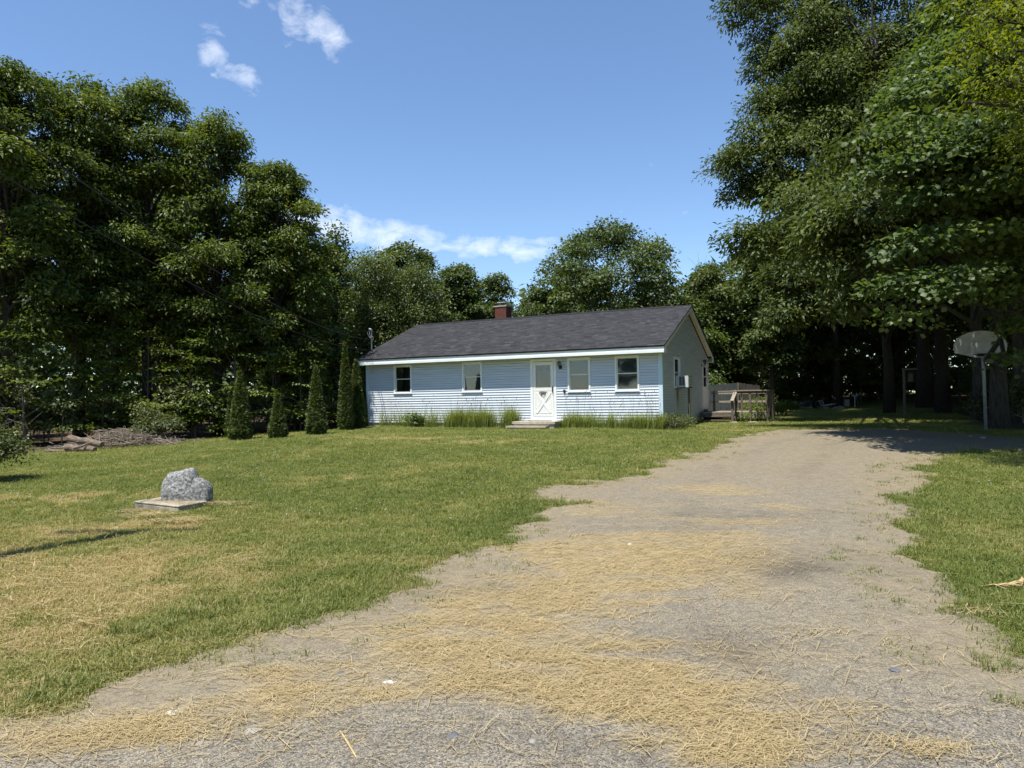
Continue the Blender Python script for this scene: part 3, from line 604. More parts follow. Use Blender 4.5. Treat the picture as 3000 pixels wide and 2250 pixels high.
# ------------------------------------------------------------------ the house (local frame: x along the front to the right, y to the back, z = 0 at siding bottom)
HL, HD, OE, ORK, ZFB, ZFT, ZR = 13.145, 8.423, .414, .20, 2.50, 2.715, 4.622
HZ = EYE-.9727
house = empty('house', (HOUSE_X, HOUSE_Y, HZ), -YAW)
tag(house, 'single-storey pale blue clapboard house with dark shingled gable roof', 'house')
HM = house.matrix_basis.copy() if False else Matrix.Translation((HOUSE_X, HOUSE_Y, HZ)) @ Matrix.Rotation(-YAW, 4, 'Z')
def hw(x, y, z): return HM @ Vector((x, y, z))
fnd = MB().box(-HL+.02, -.02, .02, HD-.02, -.75, .015).build('foundation', MAT['concrete'], house)
wall = MB().box(-HL+.03, -.16, .16, HD-.03, .016, ZFB+.02)
wall.prism([(-.16, .16, ZFB+.021), (-.16, HD-.16, ZFB+.021), (-.16, HD/2, ZR-.30)], (-HL+.2, 0, 0))
wall = wall.build('wall', MAT['wall_core'], house)
SL = (ZR-ZFT)/(HD/2+OE)            # roof slope
EXPO = .1016
def board(x0, x1, z0, z1, face, x0t=None, x1t=None):
    """one lapped siding board: lower edge proud, upper edge tucked in"""
    x0t = x0 if x0t is None else x0t; x1t = x1 if x1t is None else x1t
    pr = .025; v = [(x0, -pr, z0), (x1, -pr, z0), (x1, .012, z0), (x0, .012, z0), (x0t, -.001, z1), (x1t, -.001, z1), (x1t, .012, z1), (x0t, .012, z1)]
    f = [(0, 1, 5, 4), (3, 2, 1, 0), (1, 2, 6, 5), (0, 4, 7, 3), (4, 5, 6, 7), (2, 3, 7, 6)]
    if face == 'gable': v = [(-p[1], p[0], p[2]) for p in v]        # along local y, facing +x
    return obj('siding_board', v, f, MAT['siding'], wall)
def cut(a, b, holes, z0, z1):
    seg = [(a, b)]
    for h0, h1, hz0, hz1 in holes:
        if hz1 <= z0+.02 or hz0 >= z1-.02: continue
        ns = []
        for s0, s1 in seg:
            if h1 <= s0 or h0 >= s1: ns.append((s0, s1)); continue
            if h0-s0 > .02: ns.append((s0, h0))
            if s1-h1 > .02: ns.append((h1, s1))
        seg = ns
    return seg
WIN = [(-11.665, -10.74, 1.235, 2.46, 'curtain'), (-8.24, -7.315, 1.235, 2.46, 'blind'), (-3.60, -2.69, 1.165, 2.455, 'blind'), (-1.73, -.82, 1.155, 2.455, 'blind')]
DOOR = (-5.165, -4.075, .085, 2.47)
GWIN = (1.75, 2.72, 1.26, 2.46)
GDOOR = (7.08, 8.12, .30, 2.46)
fh = [(w[0]+.03, w[1]-.03, w[2]+.03, w[3]-.03) for w in WIN]+[(DOOR[0]+.01, DOOR[1]-.01, 0.06, 2.6)]
gh = [(GWIN[0]+.03, GWIN[1]-.03, GWIN[2]+.03, GWIN[3]-.03), (GDOOR[0]+.01, GDOOR[1]-.01, .2, GDOOR[3])]
z = 0.0
while z < ZFB-.02:
    z1 = min(z+EXPO-.010, ZFB+.01)
    for a, b in cut(-HL+.12, -.12, fh, z, z+EXPO): board(a, b, z, z1, 'front')
    z += EXPO
z = 0.0
while z < ZR-.34:
    z1 = z+EXPO-.010
    def ends(zz):
        if zz <= ZFB-.05: return .12, HD-.12
        e = max(0, (zz-(ZFT-.22))/SL-OE)+.02
        return min(max(.005, e), HD/2-.01), max(min(HD-.005, HD-e), HD/2+.01)
    a0, b0 = ends(z); a1, b1 = ends(z1)
    if z1 > ZFB-.05 and z <= ZFB-.05: a0, b0, a1, b1 = .12, HD-.12, .12, HD-.12
    seg = cut(a0, b0, gh, z, z+EXPO)
    for a, b in seg:
        board(a, b, z, z1, 'gable', a1 if a == a0 else a, b1 if b == b0 else b)
    z += EXPO
# plain back and left walls
bx('back_wall', -HL+.12, -.12, HD-.012, HD+.014, 0, ZFB, MAT['siding'], house)
lw = MB().box(-HL-.014, -HL+.012, .12, HD-.12, 0, ZFB)
lw.prism([(-HL-.014, .02, ZFB+.001), (-HL-.014, HD-.02, ZFB+.001), (-HL-.014, HD/2, ZR-.24)], (.026, 0, 0)).build('left_wall', MAT['siding'], house)
for cx in (-HL, 0):
    for cy in (0, HD):
        sx = 1 if cx < 0 else -1; sy = 1 if cy == 0 else -1
        m_ = MB().box(*sorted((cx-sx*.024, cx+sx*.125)), *sorted((cy-sy*.024, cy-sy*.002)), -.01, ZFB-.004)
        m_.box(*sorted((cx-sx*.024, cx-sx*.002)), *sorted((cy-sy*.0019, cy+sy*.125)), -.01, ZFB-.004)
        m_.build('corner_board', MAT['trim_blue'], house)
# roof
rt = .05
def slope_pt(x, t, off=0.0, back=False):
    """t metres of horizontal run from the eave edge"""
    y = -OE-.03+t; zz = ZFT+SL*(t-.03)+off
    if back: y = HD-y
    return (x, y, zz)
RUN = HD/2+OE+.03
roof = MB()
for bk in (False, True):
    P = [slope_pt(-HL-ORK-.02, 0, 0, bk), slope_pt(-HL-ORK-.02, RUN, 0, bk), slope_pt(-HL-ORK-.02, RUN, rt, bk), slope_pt(-HL-ORK-.02, 0, rt, bk)]
    if bk: P = [(p[0], p[1]+(.001 if i in (1, 2) else 0), p[2]) for i, p in enumerate(P)]
    roof.prism(P, (HL+2*ORK+.04, 0, 0))
roof = roof.build('roof', MAT['dark'], house)
# shingle tabs, laid in overlapping courses
V = []; Fs = []; T = []; r_ = random.Random(4)
SLEN = math.hypot(RUN, SL*RUN); ROWS = 37; rh = RUN/ROWS
for back in (False, True):
    for i in range(ROWS):
        t0 = i*rh-(.012 if i == 0 else 0); t1 = (i+1)*rh+rh*.10
        t1 = min(t1, RUN)
        x = -HL-ORK-.03-r_.random()*.3; xe = ORK+.03
        while x < xe:
            wv = r_.choice((.14, .17, .2, .24, .30, .34)); x0 = max(x, -HL-ORK-.03); x1 = min(x+wv-.006, xe)
            if x1-x0 > .02:
                th = r_.choice((.009, .009, .016)); b = len(V)
                V += [slope_pt(x0, t0, rt+.002, back), slope_pt(x1, t0, rt+.002, back), slope_pt(x1, t0, rt+.004+th, back), slope_pt(x0, t0, rt+.004+th, back), slope_pt(x1, t1, rt+.005, back), slope_pt(x0, t1, rt+.005, back)]
                q = [(b, b+1, b+2, b+3), (b+3, b+2, b+4, b+5)]
                Fs += [tuple(reversed(k)) for k in q] if back else q
                tt = min(1, max(0, r_.gauss(.38, .10)+(.24 if r_.random() < .12 else 0))); T += [tt]*6
            x += wv
so = np_obj('shingles', np.array(V), np.array(Fs), MAT['shingle'], roof, {'tint': T}); so['kind'] = 'stuff'
rv = MB().prism([(-HL+.25, HD/2-.13, ZR+.015), (-HL+.25, HD/2+.13, ZR+.015), (-HL+.25, HD/2+.10, ZR+.062), (-HL+.25, HD/2, ZR+.092), (-HL+.25, HD/2-.10, ZR+.062)], (HL-.75, 0, 0))
rv.build('ridge_vent', MAT['dark'], roof)
for x0, x1 in ((-HL-ORK-.03, -HL+.25), (-.50, ORK+.03)):
    MB().prism([(x0, HD/2-.14, ZR-.005), (x0, HD/2, ZR+.070), (x0, HD/2+.14, ZR-.005), (x0, HD/2, ZR+.055)], (x1-x0-.004, 0, 0)).build('ridge_cap', MAT['shingle'], roof)
# fascia, soffit, rakes
for bk in (False, True):
    yy = lambda a, b: sorted((HD-a, HD-b)) if bk else sorted((a, b))
    MB().box(-HL-ORK, ORK, *yy(-OE, -OE+.022), ZFB+.085, ZFT-.002).build('fascia_board', MAT['fascia'], house)
    fl = MB()
    n_ = 4; xs0 = [-HL-ORK, -HL+.2, -8.9, -4.62, ORK]
    for k in range(n_): fl.box(xs0[k]+.0015, xs0[k+1]-.0015, *yy(-OE-.026, -OE+.02), ZFB, ZFB+.083+.002*(k % 2))
    fl.build('gutter_board', MAT['fascia'], house)
    bx('soffit', -HL-ORK+.01, ORK-.01, *yy(-OE+.024, -.019), ZFB+.004, ZFB+.022, MAT['soffit'], house)
for gx_, sg in ((ORK, 1), (-HL-ORK, -1)):
    for bk in (False, True):
        def pt(t, off): return slope_pt(gx_, t, off, bk)
        RB = .150
        P = [pt(.045, -.004), pt(RUN-.001, -.004), pt(RUN-.001, -RB), pt(.36, -RB), (gx_, HD+.018 if bk else -.018, ZFB-.002), (gx_, HD+OE-.012 if bk else -OE+.012, ZFB-.002)]
        MB().prism(P, (-sg*.022, 0, 0)).build('rake_board', MAT['soffit'] if False else MAT['trim_white'], house)
        a = gx_-sg*.024; b = (-HL if sg < 0 else 0)+sg*.02
        Q = [slope_pt(a, .46, -.125, bk), slope_pt(a, RUN-.002, -.125, bk), slope_pt(a, RUN-.002, -.108, bk), slope_pt(a, .46, -.108, bk)]
        MB().prism(Q, (b-a, 0, 0)).build('rake_soffit', MAT['soffit'], house)
# windows
def window(x0, x1, z0, z1, kind, face='front', raised=False):
    w = empty('window', (0, 0, 0), 0, house) if face == 'front' else empty('window', (0, 0, 0), PI/2, house)
    # for the gable the window is built in a frame whose x runs along local y and whose outside is -y
    T = .065
    fr = MB()
    fr.box(x0, x0+T, -.040, .10, z0, z1); fr.box(x1-T, x1, -.040, .10, z0, z1)
    fr.box(x0+T, x1-T, -.039, .10, z1-T, z1-.001); fr.box(x0+T, x1-T, -.039, .10, z0+.001, z0+T)
    fr.build('frame', MAT['trim_white'], w)
    bx('sill', x0-.02, x1+.02, -.062, -.0405, z0-.012, z0+.028, MAT['trim_white'], w)
    zm = (z0+z1)/2+.01; s = .028
    for nm, a, b, y in (('upper_sash', zm-.012, z1-T, .012), ('lower_sash', z0+T, zm+.012, .034)):
        sa = MB(); sa.box(x0+T+.001, x0+T+s, y, y+.02, a, b); sa.box(x1-T-s, x1-T-.001, y, y+.02, a, b); sa.box(x0+T+s, x1-T-s, y+.0005, y+.02, b-s, b); sa.box(x0+T+s, x1-T-s, y+.0005, y+.02, a, a+s)
        so_ = sa.build(nm, MAT['trim_white'], w)
    bx('pane', x0+T+s, x1-T-s, .022, .026, zm-.012+s, z1-T-s, MAT['glass'], w); bx('pane', x0+T+s, x1-T-s, .044, .048, z0+T+s, zm+.012-s, MAT['glass'], w)
    if kind == 'blind':
        sl = MB(); zz = z0+T+(.09 if raised else .005)
        while zz < z1-T:
            sl.prism([(x0+T, .085, zz), (x0+T, .078, zz+.026), (x0+T, .080, zz+.026), (x0+T, .087, zz)], (x1-x0-2*T, 0, 0)); zz += .023
        sl.build('blind', MAT['blind'], w)
    else:
        cu = MB(); n = 40
        for side in (0, 1):
            for i in range(n//2):
                a = x0+T+(x1-x0-2*T)*(i+side*n/2)/n; b = x0+T+(x1-x0-2*T)*(i+1+side*n/2)/n
                if kind == 'curtain' and 15 < i+side*20 < 22: continue
                ya = .115+.012*math.sin(i*1.9); yb = .115+.012*math.sin((i+1)*1.9); k = len(cu.v)
                cu.v += [(a, ya, z0+T), (b, yb, z0+T), (b, yb, z1-T), (a, ya, z1-T), (a, ya+.004, z0+T), (b, yb+.004, z0+T), (b, yb+.004, z1-T), (a, ya+.004, z1-T)]
                cu.f += [(k, k+1, k+2, k+3), (k+5, k+4, k+7, k+6)]
        cu.build('curtain', MAT['curtain'], w)
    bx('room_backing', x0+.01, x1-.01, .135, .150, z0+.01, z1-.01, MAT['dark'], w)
    return w
for i, (a, b, c, d, kd) in enumerate(WIN): window(a, b, c, d, kd, 'front', i == 2)
window(GWIN[0], GWIN[1], GWIN[2], GWIN[3], 'dark', 'gable')
def door(x0, x1, z0, z1, front=True):
    d = empty('door', (0, 0, 0), 0 if front else PI/2, house)
    T = .105
    tr = MB(); tr.box(x0, x0+T, -.03, .08, z0, z1); tr.box(x1-T, x1, -.03, .08, z0, z1); tr.box(x0+T, x1-T, -.029, .08, z1-.10, z1)
    if front: tr.box(x0+.01, x1-.01, -.034, .08, z0-.0, z0+.165)
    tr.build('door_trim', MAT['trim_white'], d)
    bz = z0+(.165 if front else .03); tz = z1-.10; a, b = x0+T+.012, x1-T-.012; zmid = bz+(tz-bz)*.485
    st = .085
    lf = MB(); y0, y1 = -.026, .012
    lf.box(a, a+st, y0, y1, bz+.012, tz-.012); lf.box(b-st, b, y0, y1, bz+.012, tz-.012)
    lf.box(a+st, b-st, y0, y1, tz-.012-.10, tz-.012); lf.box(a+st, b-st, y0, y1, zmid-.04, zmid+.05); lf.box(a+st, b-st, y0+.008, y1, bz+.012, zmid-.0405)
    lf.build('storm_door', MAT['door_white'], d)
    gz0, gz1 = zmid+.0505, tz-.1125
    if front:
        # scalloped edge strip round the glass
        sc_ = MB(); n = 14
        def scallop(p0, p1, inx, inz):
            L = (Vector(p1)-Vector(p0)).length; k = max(1, int(L/.062)); pts = []
            for i in range(k):
                for j in range(7):
                    u = (i+j/6)/k; rr = .018+.020*abs(math.sin(PI*j/6))
                    q = Vector(p0).lerp(Vector(p1), u); pts.append((q.x+inx*rr, y0-.002, q.z+inz*rr))
            sc_.prism([(p0[0], y0-.002, p0[2]), *pts, (p1[0], y0-.002, p1[2])], (0, .02, 0))
        scallop((a+st, 0, gz0), (a+st, 0, gz1), 1, 0); scallop((b-st, 0, gz0), (b-st, 0, gz1), -1, 0)
        scallop((a+st, 0, gz0), (b-st, 0, gz0), 0, 1); scallop((a+st, 0, gz1), (b-st, 0, gz1), 0, -1)
        sc_.build('scalloped_trim', MAT['door_white'], d)
        # crossbuck: two crossed rails with raised edges
        cz0, cz1 = bz+.13, zmid-.10; cx0, cx1 = a+.13, b-.13; cb = MB(); wd_ = .085
        for s_ in (1, -1):
            p = Vector((cx0 if s_ > 0 else cx1, 0, cz0)); q = Vector((cx1 if s_ > 0 else cx0, 0, cz1)); dv = (q-p).normalized(); nv = Vector((-dv.z, 0, dv.x))*wd_/2
            yb = y0-.004-(.004 if s_ > 0 else 0)
            cb.prism([tuple(Vector((v.x, yb, v.z))) for v in (p-nv, q-nv, q+nv, p+nv)], (0, .014, 0))
        cb.build('crossbuck', MAT['door_white'], d)
        fr = MB()
        for s_, (tx, tz_) in {'t': (0, 1), 'b': (0, -1), 'l': (-1, 0), 'r': (1, 0)}.items():
            cxm, czm = (cx0+cx1)/2, (cz0+cz1)/2; hx, hz = (cx1-cx0)/2, (cz1-cz0)/2
            if tx == 0: tri = [(cxm-hx+.10, czm+tz_*hz), (cxm+hx-.10, czm+tz_*hz), (cxm, czm+tz_*.10)]
            else: tri = [(cxm+tx*(hx+.02), czm-hz+.14), (cxm+tx*(hx+.02), czm+hz-.14), (cxm+tx*.10, czm)]
            for i in range(3):
                p, q = Vector((tri[i][0], y0+.004, tri[i][1])), Vector((tri[(i+1) % 3][0], y0+.004, tri[(i+1) % 3][1])); fr.tube([p, q], .006, 5)
        fr.build('panel_moulding', MAT['door_white'], d)
        ru = MB(); cxm = (cx0+cx1)/2
        ru.tube([(cxm-.17, y0-.001, cz1+.012), (cxm-.05, y0-.001, cz1+.018), (cxm+.16, y0-.001, cz1+.01)], [.005, .012, .004], 6)
        ru.tube([(cxm-.12, y0-.003, cz1-.035), (cxm-.03, y0-.003, cz1-.045), (cxm+.11, y0-.003, cz1-.03)], [.012, .022, .010], 6)
        ru.tube([(cxm-.19, y0-.003, cz1+.0), (cxm-.06, y0-.010, cz1-.17)], [.008, .004], 6); ru.tube([(cxm-.11, y0-.003, cz1-.05), (cxm-.005, y0-.003, cz1-.20), (cxm+.10, y0-.003, cz1-.05)], [.008, .005, .009], 6)
        ro_ = ru.build('rust_patch', MAT['rust'], d); ro_['label'] = 'brown rusted scrape on the white lower door panel'
        bx('pane', a+st, b-st, -.006, -.002, gz0, gz1, MAT['glass'], d)
        idr = MB().box(x0+T, x1-T, .060, .078, z0+.17, z1-.10).build('inner_door', MAT['inner_door'], d)
        li = MB()
        for lx0, lx1 in ((a+st+.10, a+st+.28), (b-st-.22, b-st-.02)): li.box(lx0, lx1, .052, .0595, gz1-.23, gz1-.05)
        li.build('door_light', MAT['dark'], d)
        pm = MB(); px0, px1, pz0, pz1 = a+st+.20, b-st-.12, gz0+.36, gz0+.68
        for p, q in (((px0, pz0), (px1, pz0)), ((px1, pz0), (px1, pz1)), ((px1, pz1), (px0, pz1)), ((px0, pz1), (px0, pz0))): pm.tube([(p[0], .058, p[1]), (q[0], .058, q[1])], .007, 5)
        pm.build('inner_moulding', MAT['inner_door'], d)
        hn = MB().box(b-.050, b-.018, y0-.045, y0-.001, zmid-.08, zmid+.11); hn.tube([(b-.034, y0-.055, zmid+.02), (b-.034, y0-.055, zmid-.07), (b-.034, y0-.04, zmid-.14)], [.011, .010, .006], 7)
        hn.build('handle', MAT['black_metal'], d)
        cl = MB().box(a+.05, b-.05, y0-.006, y0+.002, tz-.020, tz-.013); cl.build('drip_cap', MAT['grey_metal'], d)
    else:
        bx('pane', a+st, b-st, -.006, -.002, gz0, gz1, MAT['glass'], d)
        bx('inner_door', x0+T, x1-T, .06, .078, z0+.03, z1-.1, MAT['dark'], d)
        bx('glazing_bar', a+st, b-st, -.022, -.008, (gz0+gz1)/2-.02, (gz0+gz1)/2+.02, MAT['door_white'], d)
        gr = MB()
        for i in range(4): gr.box(a+.10+i*.16, a+.13+i*.16, y0+.001, y0+.0075, bz+.06, zmid-.10)
        gr.build('panel_moulding', MAT['door_white'], d)
    return d
door(*DOOR, True); door(*GDOOR, False)
def lantern(x, z, gable=False):
    L = empty('wall_lantern', (x, -.02, z) if not gable else (.02, x, z), 0 if not gable else PI/2, house)
    m_ = MB(); m_.lathe([(.035, -.05), (.05, -.045), (.05, .045), (.035, .05)], (0, 0, -.06), 10)
    back = MB().box(-.055, .055, -.022, .0, -.16, -.02).build('back_plate', MAT['black_metal'], L)
    arm = MB().tube([(0, -.02, -.10), (0, -.09, -.15), (0, -.15, -.13), (0, -.15, -.07)], .010, 6); arm.tube([(0, -.15, -.07), (0, -.15, -.17), (0, -.15, -.19)], [.012, .008, .003], 6)
    arm.build('arm', MAT['black_metal'], L)
    cg = MB(); cg.lathe([(.012, -.085), (.045, -.075), (.048, -.065)], (0, -.15, 0), 6)
    for k in range(6):
        a = k*PI/3; cg.tube([(.045*math.cos(a), -.15+.045*math.sin(a), -.07), (.075*math.cos(a), -.15+.075*math.sin(a), .075)], .006, 4)
    cg.build('cage', MAT['black_metal'], L)
    cap = MB(); cap.lathe([(.092, .07), (.085, .085), (.045, .115), (.018, .125), (.020, .135), (.010, .15), (.003, .165)], (0, -.15, 0), 6); cap.build('cap', MAT['black_metal'], L)
    gl = MB(); gl.lathe([(.040, -.066), (.068, .070)], (0, -.15, 0), 6); gl.build('lantern_glass', MAT['glass'], L)
lantern(-3.885, 2.215); lantern(6.90, 2.42, True)
bx('junction_plate', .018, .03, 6.74, 6.86, 2.30, 2.47, MAT['trim_white'], house)
bx('outdoor_socket', -3.78, -3.70, -.06, -.018, 1.15, 1.26, MAT['black_metal'], house)
# chimney with individual bricks
CX0, CX1, CY0, CY1, CZT = -8.99, -8.40, HD/2+.12, HD/2+.70, 5.27
ch = MB().box(CX0+.012, CX1-.012, CY0+.012, CY1-.012, 4.2, CZT).build('chimney', MAT['mortar'], house)
bl, bh, bw, jn = .190, .057, .09, .010
k = 0; z = 4.30
while z < CZT-.02:
    off = (k % 2)*.1
    for side in range(4):
        a0, a1 = (CX0, CX1) if side < 2 else (CY0+.014, CY1-.014)
        s0 = a0-off*(1 if side < 2 else .7)
        while s0 < a1-.03:
            p0, p1 = max(s0, a0), min(s0+bl, a1)
            if p1-p0 > .03:
                dp = random.Random(k*97+int(p0*1000)+side).uniform(0, .004)
                if side == 0: q = (p0, p1, CY0-dp, CY0+.03)
                elif side == 1: q = (p0, p1, CY1-.03, CY1+dp)
                elif side == 2: q = (CX0-dp, CX0+.03, p0+.018, p1-.002)
                else: q = (CX1-.03, CX1+dp, p0+.018, p1-.002)
                if q[1]-q[0] > .02 and q[3]-q[2] > .02: bx('brick', *q, z, z+bh, MAT['brick'], ch)
            s0 += bl+jn
    z += bh+jn; k += 1
bx('chimney_crown', CX0-.03, CX1+.03, CY0-.03, CY1+.03, CZT, CZT+.055, MAT['concrete'], ch)
cp = MB()
for sx in (CX0+.14, CX1-.14):
    for sy in (CY0+.14, CY1-.14): cp.tube([(sx, sy, CZT+.055), (sx, sy, CZT+.20)], .008, 5)
n = 7
for i in range(n+1):
    u = CX0+.14+(CX1-CX0-.28)*i/n; cp.tube([(u, CY0+.141, CZT+.056), (u, CY0+.141, CZT+.199)], .004, 4); cp.tube([(u, CY1-.141, CZT+.056), (u, CY1-.141, CZT+.199)], .004, 4)
cp.prism([(CX0+.06, CY0+.06, CZT+.20), (CX1-.06, CY0+.06, CZT+.20), (CX1-.10, CY0+.1, CZT+.235), (CX0+.10, CY0+.1, CZT+.235)], (0, CY1-CY0-.12, 0))
cp.build('chimney_cap', MAT['grey_metal'], ch)
# electric service mast
mx, my = -13.02, .22; mz0 = ZFT+SL*(my+OE)
mast = MB().tube([(mx, my, 1.2), (mx, my, 4.02)], .032, 10).build('service_mast', MAT['grey_metal'], house)
mh = MB(); mh.tube([(mx, my, 4.0), (mx-.02, my-.02, 4.10), (mx-.10, my-.06, 4.13)], [.05, .06, .045], 9); mh.build('weatherhead', MAT['grey_metal'], mast)
mw = MB(); mw.tube([(mx-.10, my-.06, 4.11), (mx-.16, my-.10, 3.95), (mx-.10, my-.06, 3.80), (mx-.02, my-.04, 3.72)], .011, 6); mw.tube([(mx-.08, my-.04, 4.10), (mx-.05, my-.08, 3.9), (mx+.0, my-.05, 3.76)], .010, 6)
mw.tube([(mx, my-.04, 3.80), (mx+.11, my-.05, 3.78), (mx+.13, my-.05, 3.66), (mx+.03, my-.04, 3.55)], .010, 6)
mw.build('drip_loop_wires', MAT['pole_metal'], mast)
bs = MB(); bs.lathe([(.12, .0), (.11, .03), (.045, .12), (.036, .16)], (mx, my, mz0+.05), 12); bs.build('roof_flashing', MAT['black_metal'], mast)

# ------------------------------------------------------------------ things at the house
def hbase(x, y): p = hw(x, y, 0); return Vector((p.x, p.y, gz(p.x, p.y)))
# window air conditioner and its prop post
ac = empty('air_conditioner', hw(0, 0, 0), -YAW); tag(ac, 'white window air conditioner jutting from the gable wall', 'air conditioner')
AX, A0, A1, AZ0, AZ1 = .50, 1.98, 2.58, 1.285, 1.725
bx('case', .02, AX-.012, A0, A1, AZ0, AZ1, MAT['ac_white'], ac)
bx('rear_panel', AX-.0119, AX+.0, A0-.001, A1+.001, AZ0-.002, AZ1+.002, MAT['ac_back'], ac)
for i in range(4): bx('louver', AX, AX+.012, A0+.05, A1-.05, AZ0+.05+i*.09, AZ0+.05+i*.09+.045, MAT['ac_white'], ac)
for a, b in ((.15, .245), (.262, .355)):
    gq = bx('side_grille', a, b, A0-.004, A0-.0002, AZ0+.07, AZ1-.03, MAT['ac_grille'], ac)
    sl = MB(); zz = AZ0+.085
    while zz < AZ1-.045: sl.box(a+.006, b-.006, A0-.009, A0-.0042, zz, zz+.006); zz += .016
    sl.build('grille_slats', MAT['ac_grille'], gq)
bx('mounting_bracket', .02, AX+.02, A0+.02, A0+.06, AZ0-.03, AZ0-.001, MAT['black_metal'], ac); bx('mounting_bracket', .02, AX+.02, A1-.06, A1-.02, AZ0-.03, AZ0-.001, MAT['black_metal'], ac)
pg = hbase(.45, 2.25)
pp = empty('support_post', pg, -YAW); tag(pp, 'slim wooden post propping up the window air conditioner', 'post')
bx('shaft', -.035, .035, -.045, .045, -.05, HZ+AZ0-.032-pg.z, MAT['wood_grey'], pp); bx('footing_block', -.10, .12, -.13, .13, -.05, .045, MAT['concrete'], pp)
# concrete front steps and mat
SXC = -4.62; sg = hbase(SXC, -.6)
st = empty('front_steps', sg, -YAW); tag(st, 'low two-tier concrete steps under the white front door', 'steps')
t1 = HZ+.085-sg.z
m_ = MB(); m_.box(-.90, .86, -.36, .57, t1-.09, t1); m_.build('landing', MAT['step_concrete'], st)
bx('riser', -.85, .80, -.32, .57, -.3, t1-.091, MAT['concrete'], st)
m_ = MB(); m_.box(-1.02, .62, -.66, -.321, .075, .135); m_.build('tread', MAT['step_concrete'], st); bx('footing', -.98, .58, -.62, -.322, -.3, .0745, MAT['concrete'], st)
dm = empty('door_mat', hw(SXC, -.30, .085), -YAW); tag(dm, 'flat dark door mat lying on the concrete step', 'mat'); bx('mat_pad', -.45, .40, -.17, .17, .0015, .014, MAT['rubber'], dm)
# wooden deck beside the gable
DXa, DXb, DYa, DYb, DT = .06, 2.75, 6.25, 8.75, .235
deck = empty('wooden_deck', hbase(1.4, 6.9), -YAW); tag(deck, 'weathered grey wooden side deck with railings and stairs', 'deck')
db = deck.location.copy()
def dk_(x, y, z): # house-local to deck-local
    return (x-1.4, y-6.9, z+HZ-db.z)
def dbox(nm, x0, x1, y0, y1, z0, z1, mt):
    a = dk_(x0, y0, z0); b = dk_(x1, y1, z1); return bx(nm, a[0], b[0], a[1], b[1], a[2], b[2], mt, deck)
y = DYa
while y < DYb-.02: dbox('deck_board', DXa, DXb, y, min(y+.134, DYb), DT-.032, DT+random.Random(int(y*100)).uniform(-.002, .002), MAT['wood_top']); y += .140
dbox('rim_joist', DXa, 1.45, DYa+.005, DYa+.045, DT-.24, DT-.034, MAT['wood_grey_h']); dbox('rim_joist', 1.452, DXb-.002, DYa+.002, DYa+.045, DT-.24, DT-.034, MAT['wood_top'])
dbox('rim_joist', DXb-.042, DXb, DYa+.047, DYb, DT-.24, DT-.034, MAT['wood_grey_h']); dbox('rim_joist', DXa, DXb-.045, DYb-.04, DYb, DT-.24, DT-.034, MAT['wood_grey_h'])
HR = DT+.93; GB = -.55
posts = [(1.50, DYa-.05), (2.10, DYa-.05), (2.76, DYa-.05), (2.76, 7.5), (2.76, DYb-.05), (1.4, DYb+.01), (.15, DYb+.01)]
for i, (px_, py_) in enumerate(posts):
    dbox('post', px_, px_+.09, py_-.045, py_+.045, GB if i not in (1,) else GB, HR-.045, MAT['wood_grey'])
for px_ in (1.78, 2.40, 2.60): # front balusters
    dbox('baluster', px_, px_+.04, DYa-.045, DYa-.003, DT-.2, HR-.05, MAT['wood_grey'])
for py_ in (6.55, 6.85, 7.15, 7.85, 8.2): dbox('baluster', DXb+.002, DXb+.042, py_, py_+.09, DT-.22, HR-.05, MAT['wood_grey'])
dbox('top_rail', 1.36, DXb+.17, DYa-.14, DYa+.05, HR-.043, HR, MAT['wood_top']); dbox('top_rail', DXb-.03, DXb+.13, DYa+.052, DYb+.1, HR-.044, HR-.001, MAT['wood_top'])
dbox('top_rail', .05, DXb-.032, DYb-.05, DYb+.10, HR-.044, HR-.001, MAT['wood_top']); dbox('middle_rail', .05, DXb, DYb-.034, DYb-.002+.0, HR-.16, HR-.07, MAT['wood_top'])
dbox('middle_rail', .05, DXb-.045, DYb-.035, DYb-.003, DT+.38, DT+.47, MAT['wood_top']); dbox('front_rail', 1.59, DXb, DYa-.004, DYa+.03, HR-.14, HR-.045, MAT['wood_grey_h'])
# stairs down towards the lawn, along the wall
for i in range(3):
    zt = DT-.16*(i+1); yb = DYa-.27*i
    dbox('stair_tread', .10, 1.50, yb-.285, yb-.001, zt-.036, zt, MAT['wood_grey_h'])
for sx_0 in (.105, 1.44):
    P = [dk_(sx_0, DYa-.002, DT-.24), dk_(sx_0, DYa-.002, DT-.04), dk_(sx_0, DYa-.95, -.33), dk_(sx_0, DYa-.95, -.62), dk_(sx_0, DYa-.75, -.62)]
    m_ = MB().prism([(p[0], p[1], p[2]-.04) for p in P], (.04, 0, 0)); m_.build('stringer', MAT['wood_grey'], deck)
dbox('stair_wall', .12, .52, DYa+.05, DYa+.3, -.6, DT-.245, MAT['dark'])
ny = DYa-.88
dbox('post', 1.50, 1.59, ny-.045, ny+.045, GB, DT+.46, MAT['wood_grey'])
P0 = Vector(dk_(1.49, DYa+.02, HR-.05)); P1 = Vector(dk_(1.49, ny-.16, DT+.46))
dv = (P1-P0).normalized(); nv = Vector((0, -dv.z, dv.y))
MB().prism([P0, P1, P1+nv*-.04, P0+nv*-.04], (.14, 0, 0)).build('handrail', MAT['wood_top'], deck)
Q0 = Vector(dk_(1.53, DYa+.02, HR-.10)); Q1 = Vector(dk_(1.53, ny-.02, DT+.36)); MB().prism([Q0, Q1, Q1+nv*-.13, Q0+nv*-.13], (.035, 0, 0)).build('handrail_board', MAT['wood_grey'], deck)
